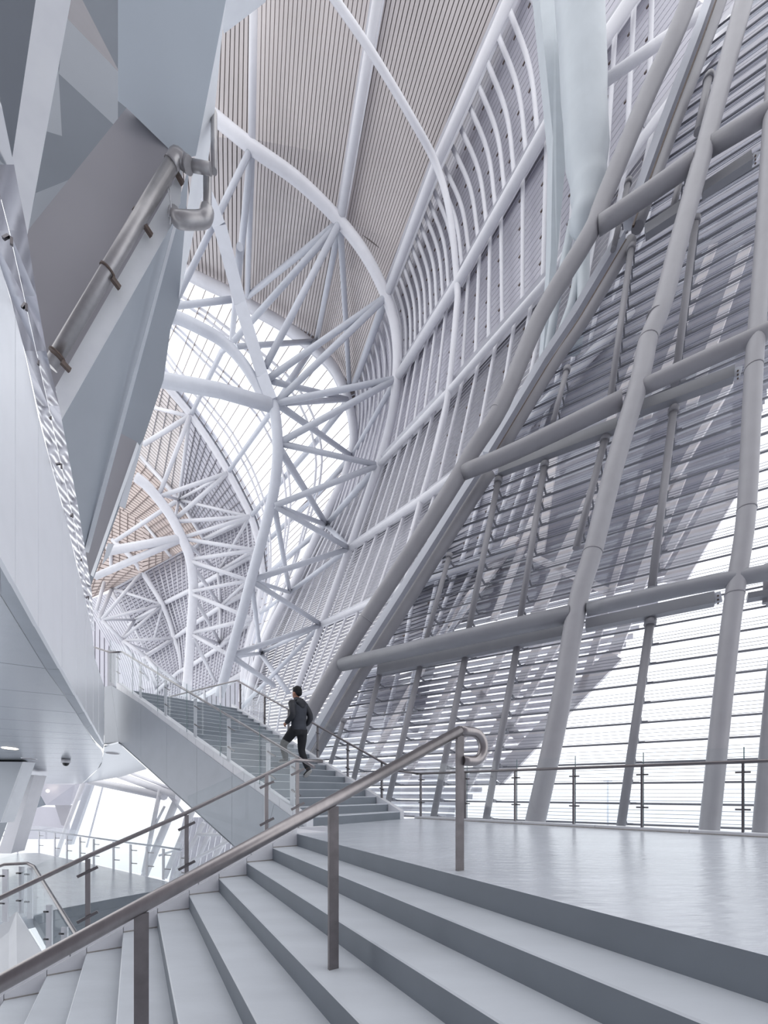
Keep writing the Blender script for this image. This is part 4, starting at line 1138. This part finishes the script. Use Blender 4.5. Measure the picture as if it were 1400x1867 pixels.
bk = struct('wall_far_lower', tuple(at(60, 1500, 30)), 'pale far wall behind the lower platform')
MB().prism([at(48, 1470, 30), at(100, 1472, 30), at(118, 1500, 30), at(118, 1530, 30), at(36, 1530, 30)], V((0, .5, 0))).build('band', M['slat'], bk)
MB().prism([at(44, 1430, 27), at(64, 1430, 27), at(80, 1466, 27), at(46, 1476, 27)], V((0, .5, 0))).build('dark_facet', M['foldD'], bk)
MB().prism([at(100, 1468, 29), at(128, 1468, 29), at(120, 1506, 29), at(112, 1505, 29)], V((0, .3, 0))).build('boards', M['slatdark'], bk)
fr = thing('window_frame', 'white slanting frame with flat mullion left of the bright lower opening', 'frame', tuple(at(95, 1550, 21)))
member('tube', [(152, 1425, 21), (120, 1510, 21), (100, 1570, 21)], 9, M['white'], fr)
MB().prism([at(157, 1430, 21.3), at(168, 1431, 21.3), at(130, 1540, 21.3), (at(118, 1540, 21.3))], V((0, .2, 0))).build('flat_mullion', M['cool'], fr)
MB().bar(at(188, 1432, 21.4), at(158, 1545, 21.4), .06, .06).build('mullion', M['cool'], fr)
lt = thing('lower_truss', 'pale crossing tubes seen through the opening below the upper flight', 'truss', tuple(at(300, 1560, 17)))
for a, b, wd in (((165, 1424, 19), (300, 1452, 17), 14), ((215, 1413, 19), (325, 1452, 16.5), 13), ((240, 1410, 19), (330, 1445, 16.5), 6), ((292, 1440, 17), (262, 1590, 17), 9), ((330, 1440, 17), (262, 1600, 17.5), 14),
                 ((300, 1440, 17), (350, 1500, 17), 6), ((355, 1470, 17), (300, 1600, 17), 11), ((372, 1500, 17), (318, 1600, 17), 9), ((360, 1521, 16.5), (440, 1523, 16.5), 6), ((320, 1585, 16.5), (430, 1527, 16.5), 6), ((300, 1470, 17), (275, 1520, 17), 5),
                 ((290, 1560, 17), (350, 1540, 17), 4), ((395, 1490, 17.2), (345, 1600, 17.2), 10), ((420, 1515, 17.2), (370, 1600, 17.2), 10)):
    member('strut', [a, b], wd, M['white'], lt, 8)
wl = struct('wall_lower_slats', tuple(at(400, 1550, 20)), 'patch of far slatted wall under the stairs')
P = resample([at(335, 1490, 20), at(300, 1640, 20)], 4); Qq = resample([at(470, 1490, 19), at(450, 1640, 19)], 4)
ribbed(P, Qq, 14, .25, .08, 'slats', wl, M['slat'], None)

# ================================================================== OUTSIDE AND ADDED REAR WALLS
MB().prism([V((-500, -60, -9)), V((500, -60, -9)), V((500, 900, -9)), V((-500, 900, -9))], V((0, 0, -.5))).build('ground', M['ground'], kind='structure')
tw = thing('lattice_tower', 'thin pale tower far outside beyond the glass', 'tower', tuple(at(979, 1500, 160)))
mb = MB(); mb.bar(at(974, 1490, 160), at(979, 1395, 160), .5, .5); mb.bar(at(984, 1490, 160), at(979, 1395, 160), .5, .5)
for y in range(1405, 1490, 12): mb.bar(at(979 - (y - 1395) * .05, y, 160), at(979 + (y - 1395) * .05, y, 160), .3, .3)
mb.build('lattice', M['haze'], tw)
lp = thing('lamp_post', 'faint tall lamp post outside beyond the railing', 'lamp post', tuple(at(1108, 1505, 60)))
MB().tube([at(1108, 1505, 60), at(1108, 1422, 60)], .12, 8).build('pole', M['haze'], lp)
MB().bar(at(1101, 1424, 60), at(1115, 1424, 60), .3, .2).build('lamp_head', M['haze'], lp)

# unseen rear and side walls, added to block sky light from behind
rear = struct('wall_rear_blocker', (0, -9, 0), 'unseen plain grey rear wall added to block sky light')
MB().prism([V((-16, -9, -9)), V((18, -9, -9)), V((18, -9, 26)), V((-16, -9, 26))], V((0, -.4, 0))).build('blocker_panel', M['foldB'], rear)
MB().prism([V((-13, -9, -9)), V((-13, 2, -9)), V((-13, 2, 26)), V((-13, -9, 26))], V((-.4, 0, 0))).build('blocker_panel', M['foldB'], rear)

# ================================================================== THE MAN
def bake(o, voxel, smooth=3):
    m = o.modifiers.new('r', 'REMESH'); m.mode = 'VOXEL'; m.voxel_size = voxel; m.use_smooth_shade = True
    s_ = o.modifiers.new('s', 'SMOOTH'); s_.factor = .5; s_.iterations = smooth
    dg = bpy.context.evaluated_depsgraph_get(); dg.update()
    me = bpy.data.meshes.new_from_object(o.evaluated_get(dg))
    mats = list(o.data.materials)
    o.modifiers.clear(); o.data = me
    if not me.materials:
        for x in mats: me.materials.append(x)
HC = at(545, 1327, 8.6)
fw_ = UL.copy(); rt_ = V((fw_.y, -fw_.x, 0))
def bp_(a, b, c): return HC + fw_ * a + rt_ * b + Z * c
man = thing('person', 'man in dark hooded jacket and black trousers climbing the upper flight, seen from behind', 'person', tuple(bp_(-.1, .1, -.97)))
AX = (fw_, rt_, Z)
def limb(mb, pts, rad): mb.tube(cat_rom([bp_(*p) for p in pts], 4), [rad[0] + (rad[-1] - rad[0]) * i / ((len(pts) - 1) * 4) if len(rad) == 2 else _r(rad, i / 4) for i in range((len(pts) - 1) * 4 + 1)], 12)
def _r(rad, t):
    i = min(int(t), len(rad) - 2); return rad[i] + (rad[i + 1] - rad[i]) * (t - i)
def loft(mb, rings):
    n = 16; b = len(mb.v)
    for a, bb, c, ra, rb in rings:
        for j in range(n):
            g = 2 * math.pi * j / n; mb.v.append(bp_(a + ra * math.cos(g), bb + rb * math.sin(g), c))
    for i in range(len(rings) - 1):
        for j in range(n):
            j2 = (j + 1) % n; mb.face([b + i * n + j, b + i * n + j2, b + (i + 1) * n + j2, b + (i + 1) * n + j], True)
    mb.face([b + j for j in reversed(range(n))]); mb.face([b + (len(rings) - 1) * n + j for j in range(n)])
# body: head, neck, torso, arms, legs in one surface
legR = [(0, .09, -.02), (.02, .1, -.24), (.03, .1, -.46), (-.06, .1, -.66), (-.17, .1, -.85)]
legL = [(0, -.09, -.02), (.19, -.1, -.18), (.36, -.1, -.32), (.34, -.1, -.48), (.30, -.1, -.64)]
armL = [(.015, -.165, .475), (-.05, -.215, .36), (-.08, -.24, .23), (.02, -.24, .14), (.14, -.215, .09)]
armR = [(.015, .165, .475), (-.045, .215, .36), (-.08, .24, .23), (.0, .235, .13), (.11, .21, .07)]
def body_mesh():
    mb = MB()
    loft(mb, [(0, 0, -.1, .1, .15), (0, 0, 0, .11, .165), (.01, 0, .15, .095, .145), (.02, 0, .3, .115, .165), (.03, 0, .42, .115, .175), (.03, 0, .5, .08, .14), (.04, 0, .55, .055, .06)])
    limb(mb, [(.035, 0, .5), (.05, 0, .58), (.07, 0, .64)], [.06, .056, .055])
    mb.ball(bp_(.07, 0, .75), .098, .078, .115, AX, 20)          # cranium
    mb.ball(bp_(.115, 0, .69), .06, .058, .075, AX, 16)          # face and jaw
    mb.ball(bp_(.135, 0, .645), .032, .035, .03, AX, 12)         # chin
    mb.ball(bp_(.178, 0, .705), .02, .014, .022, AX, 10)         # nose
    mb.ball(bp_(.165, 0, .67), .014, .024, .01, AX, 10)          # lips
    for s_ in (-1, 1):
        mb.ball(bp_(.06, s_ * .078, .71), .022, .012, .034, AX, 10)   # ear
        mb.ball(bp_(.158, s_ * .03, .735), .014, .02, .008, AX, 8)    # brow
    limb(mb, legR, [.085, .08, .058, .055, .04]); limb(mb, legL, [.085, .08, .058, .055, .04])
    limb(mb, armL, [.052, .047, .04, .036, .027]); limb(mb, armR, [.052, .047, .04, .036, .027])
    return mb
body = body_mesh().build('body', M['skin'], man); bake(body, .014, 2)
for arm, sgn in ((armL, -1), (armR, 1)):
    wv = V(arm[-1]); 
    hand = MB()
    d = V((.9, sgn * -.25, -.3)).normalized()
    pc = wv + d * .045
    hand.ball(bp_(*pc), .048, .018, .036, AX, 12)
    for fi in range(4):
        base = pc + V((.03, sgn * .0, .026 - .017 * fi))
        L = (.032, .036, .033, .026)[fi]
        p1 = base + V((L * .9, -sgn * .008, -.006)); p2 = p1 + V((L * .2, -sgn * .026, -.014)); p3 = p2 + V((-L * .6, -sgn * .014, -.006))
        hand.tube([bp_(*base), bp_(*p1), bp_(*p2), bp_(*p3)], [.0095, .009, .0085, .0075], 8)
    tb = pc + V((-.01, -sgn * .012, .03)); hand.tube([bp_(*tb), bp_(*(tb + V((.03, -sgn * .012, .018)))), bp_(*(tb + V((.055, -sgn * .02, .006))))], [.012, .0105, .009], 8)
    hand.tube([bp_(*arm[-1]), bp_(*pc)], [.026, .026], 10)
    ho = hand.build('hand', M['skin'], man); bake(ho, .0045, 1)
jk = MB()
loft(jk, [(0, 0, -.06, .125, .175), (0, 0, -.02, .13, .18), (.01, 0, .12, .122, .172), (.02, 0, .28, .138, .195), (.02, 0, .4, .138, .212), (.02, 0, .47, .115, .19), (.03, 0, .53, .08, .12), (.045, 0, .6, .075, .075), (.055, 0, .63, .07, .07)])
for s_ in (-1, 1): jk.ball(bp_(.012, s_ * .165, .46), .088, .085, .088, AX, 16)
jo = jk.build('jacket', M['jacket'], man); bake(jo, .014, 3)
for arm in (armL, armR):
    sv = MB(); sv.ball(bp_(*arm[0]), .086, .084, .086, AX, 14); limb(sv, arm[:-1] + [(V(arm[-1]) * .9 + V(arm[-2]) * .1).to_tuple()], [.078, .07, .062, .056, .045]); so = sv.build('sleeve', M['sleeve'], man); bake(so, .012, 2)
hd = MB(); hd.ball(bp_(-.075, 0, .5), .06, .13, .085, AX, 16); hd.ball(bp_(-.02, 0, .57), .085, .1, .05, AX, 16); hd.ball(bp_(-.1, 0, .44), .035, .07, .06, AX, 12)
ho = hd.build('hood', M['sleeve'], man); bake(ho, .012, 3)
tz = MB()
loft(tz, [(0, 0, -.16, .11, .15), (0, 0, -.08, .128, .168), (0, 0, .02, .115, .165)])
limb(tz, legR[:-1] + [(-.155, .1, -.84)], [.11, .1, .075, .07, .058]); limb(tz, legL[:-1] + [(.3, -.1, -.62)], [.11, .1, .078, .07, .06])
to = tz.build('trousers', M['trousers'], man); bake(to, .014, 3)
hr = MB(); hr.ball(bp_(.05, 0, .775), .105, .088, .105, AX, 20); hr.ball(bp_(.12, 0, .83), .05, .06, .035, AX, 14); hr.ball(bp_(.0, 0, .72), .06, .072, .07, AX, 14)
h2 = hr.build('hair', M['hair'], man); bake(h2, .01, 2)
def shoe(a, b, c, pitch):
    cs, sn = math.cos(pitch), math.sin(pitch)
    X_ = fw_ * cs + Z * sn; Z_ = -fw_ * sn + Z * cs
    o = bp_(a, b, c)
    mb = MB(); mb.ball(o + X_ * .06, .135, .048, .04, (X_, rt_, Z_), 16); mb.ball(o + X_ * -.02 + Z_ * .035, .06, .044, .05, (X_, rt_, Z_), 14)
    s1 = mb.build('shoe', M['shoe'], man); bake(s1, .01, 2)
    mb = MB(); n = 20; top_ = []
    for i in range(n):
        g = 2 * math.pi * i / n; top_.append(o + X_ * (.06 + .14 * math.cos(g)) + rt_ * (.052 * math.sin(g)) - Z_ * .02)
    mb.prism(top_, -Z_ * .025).build('sole', M['sole'], s1)
shoe(-.18, .1, -.90, -.62); shoe(.31, -.1, -.665, 0)
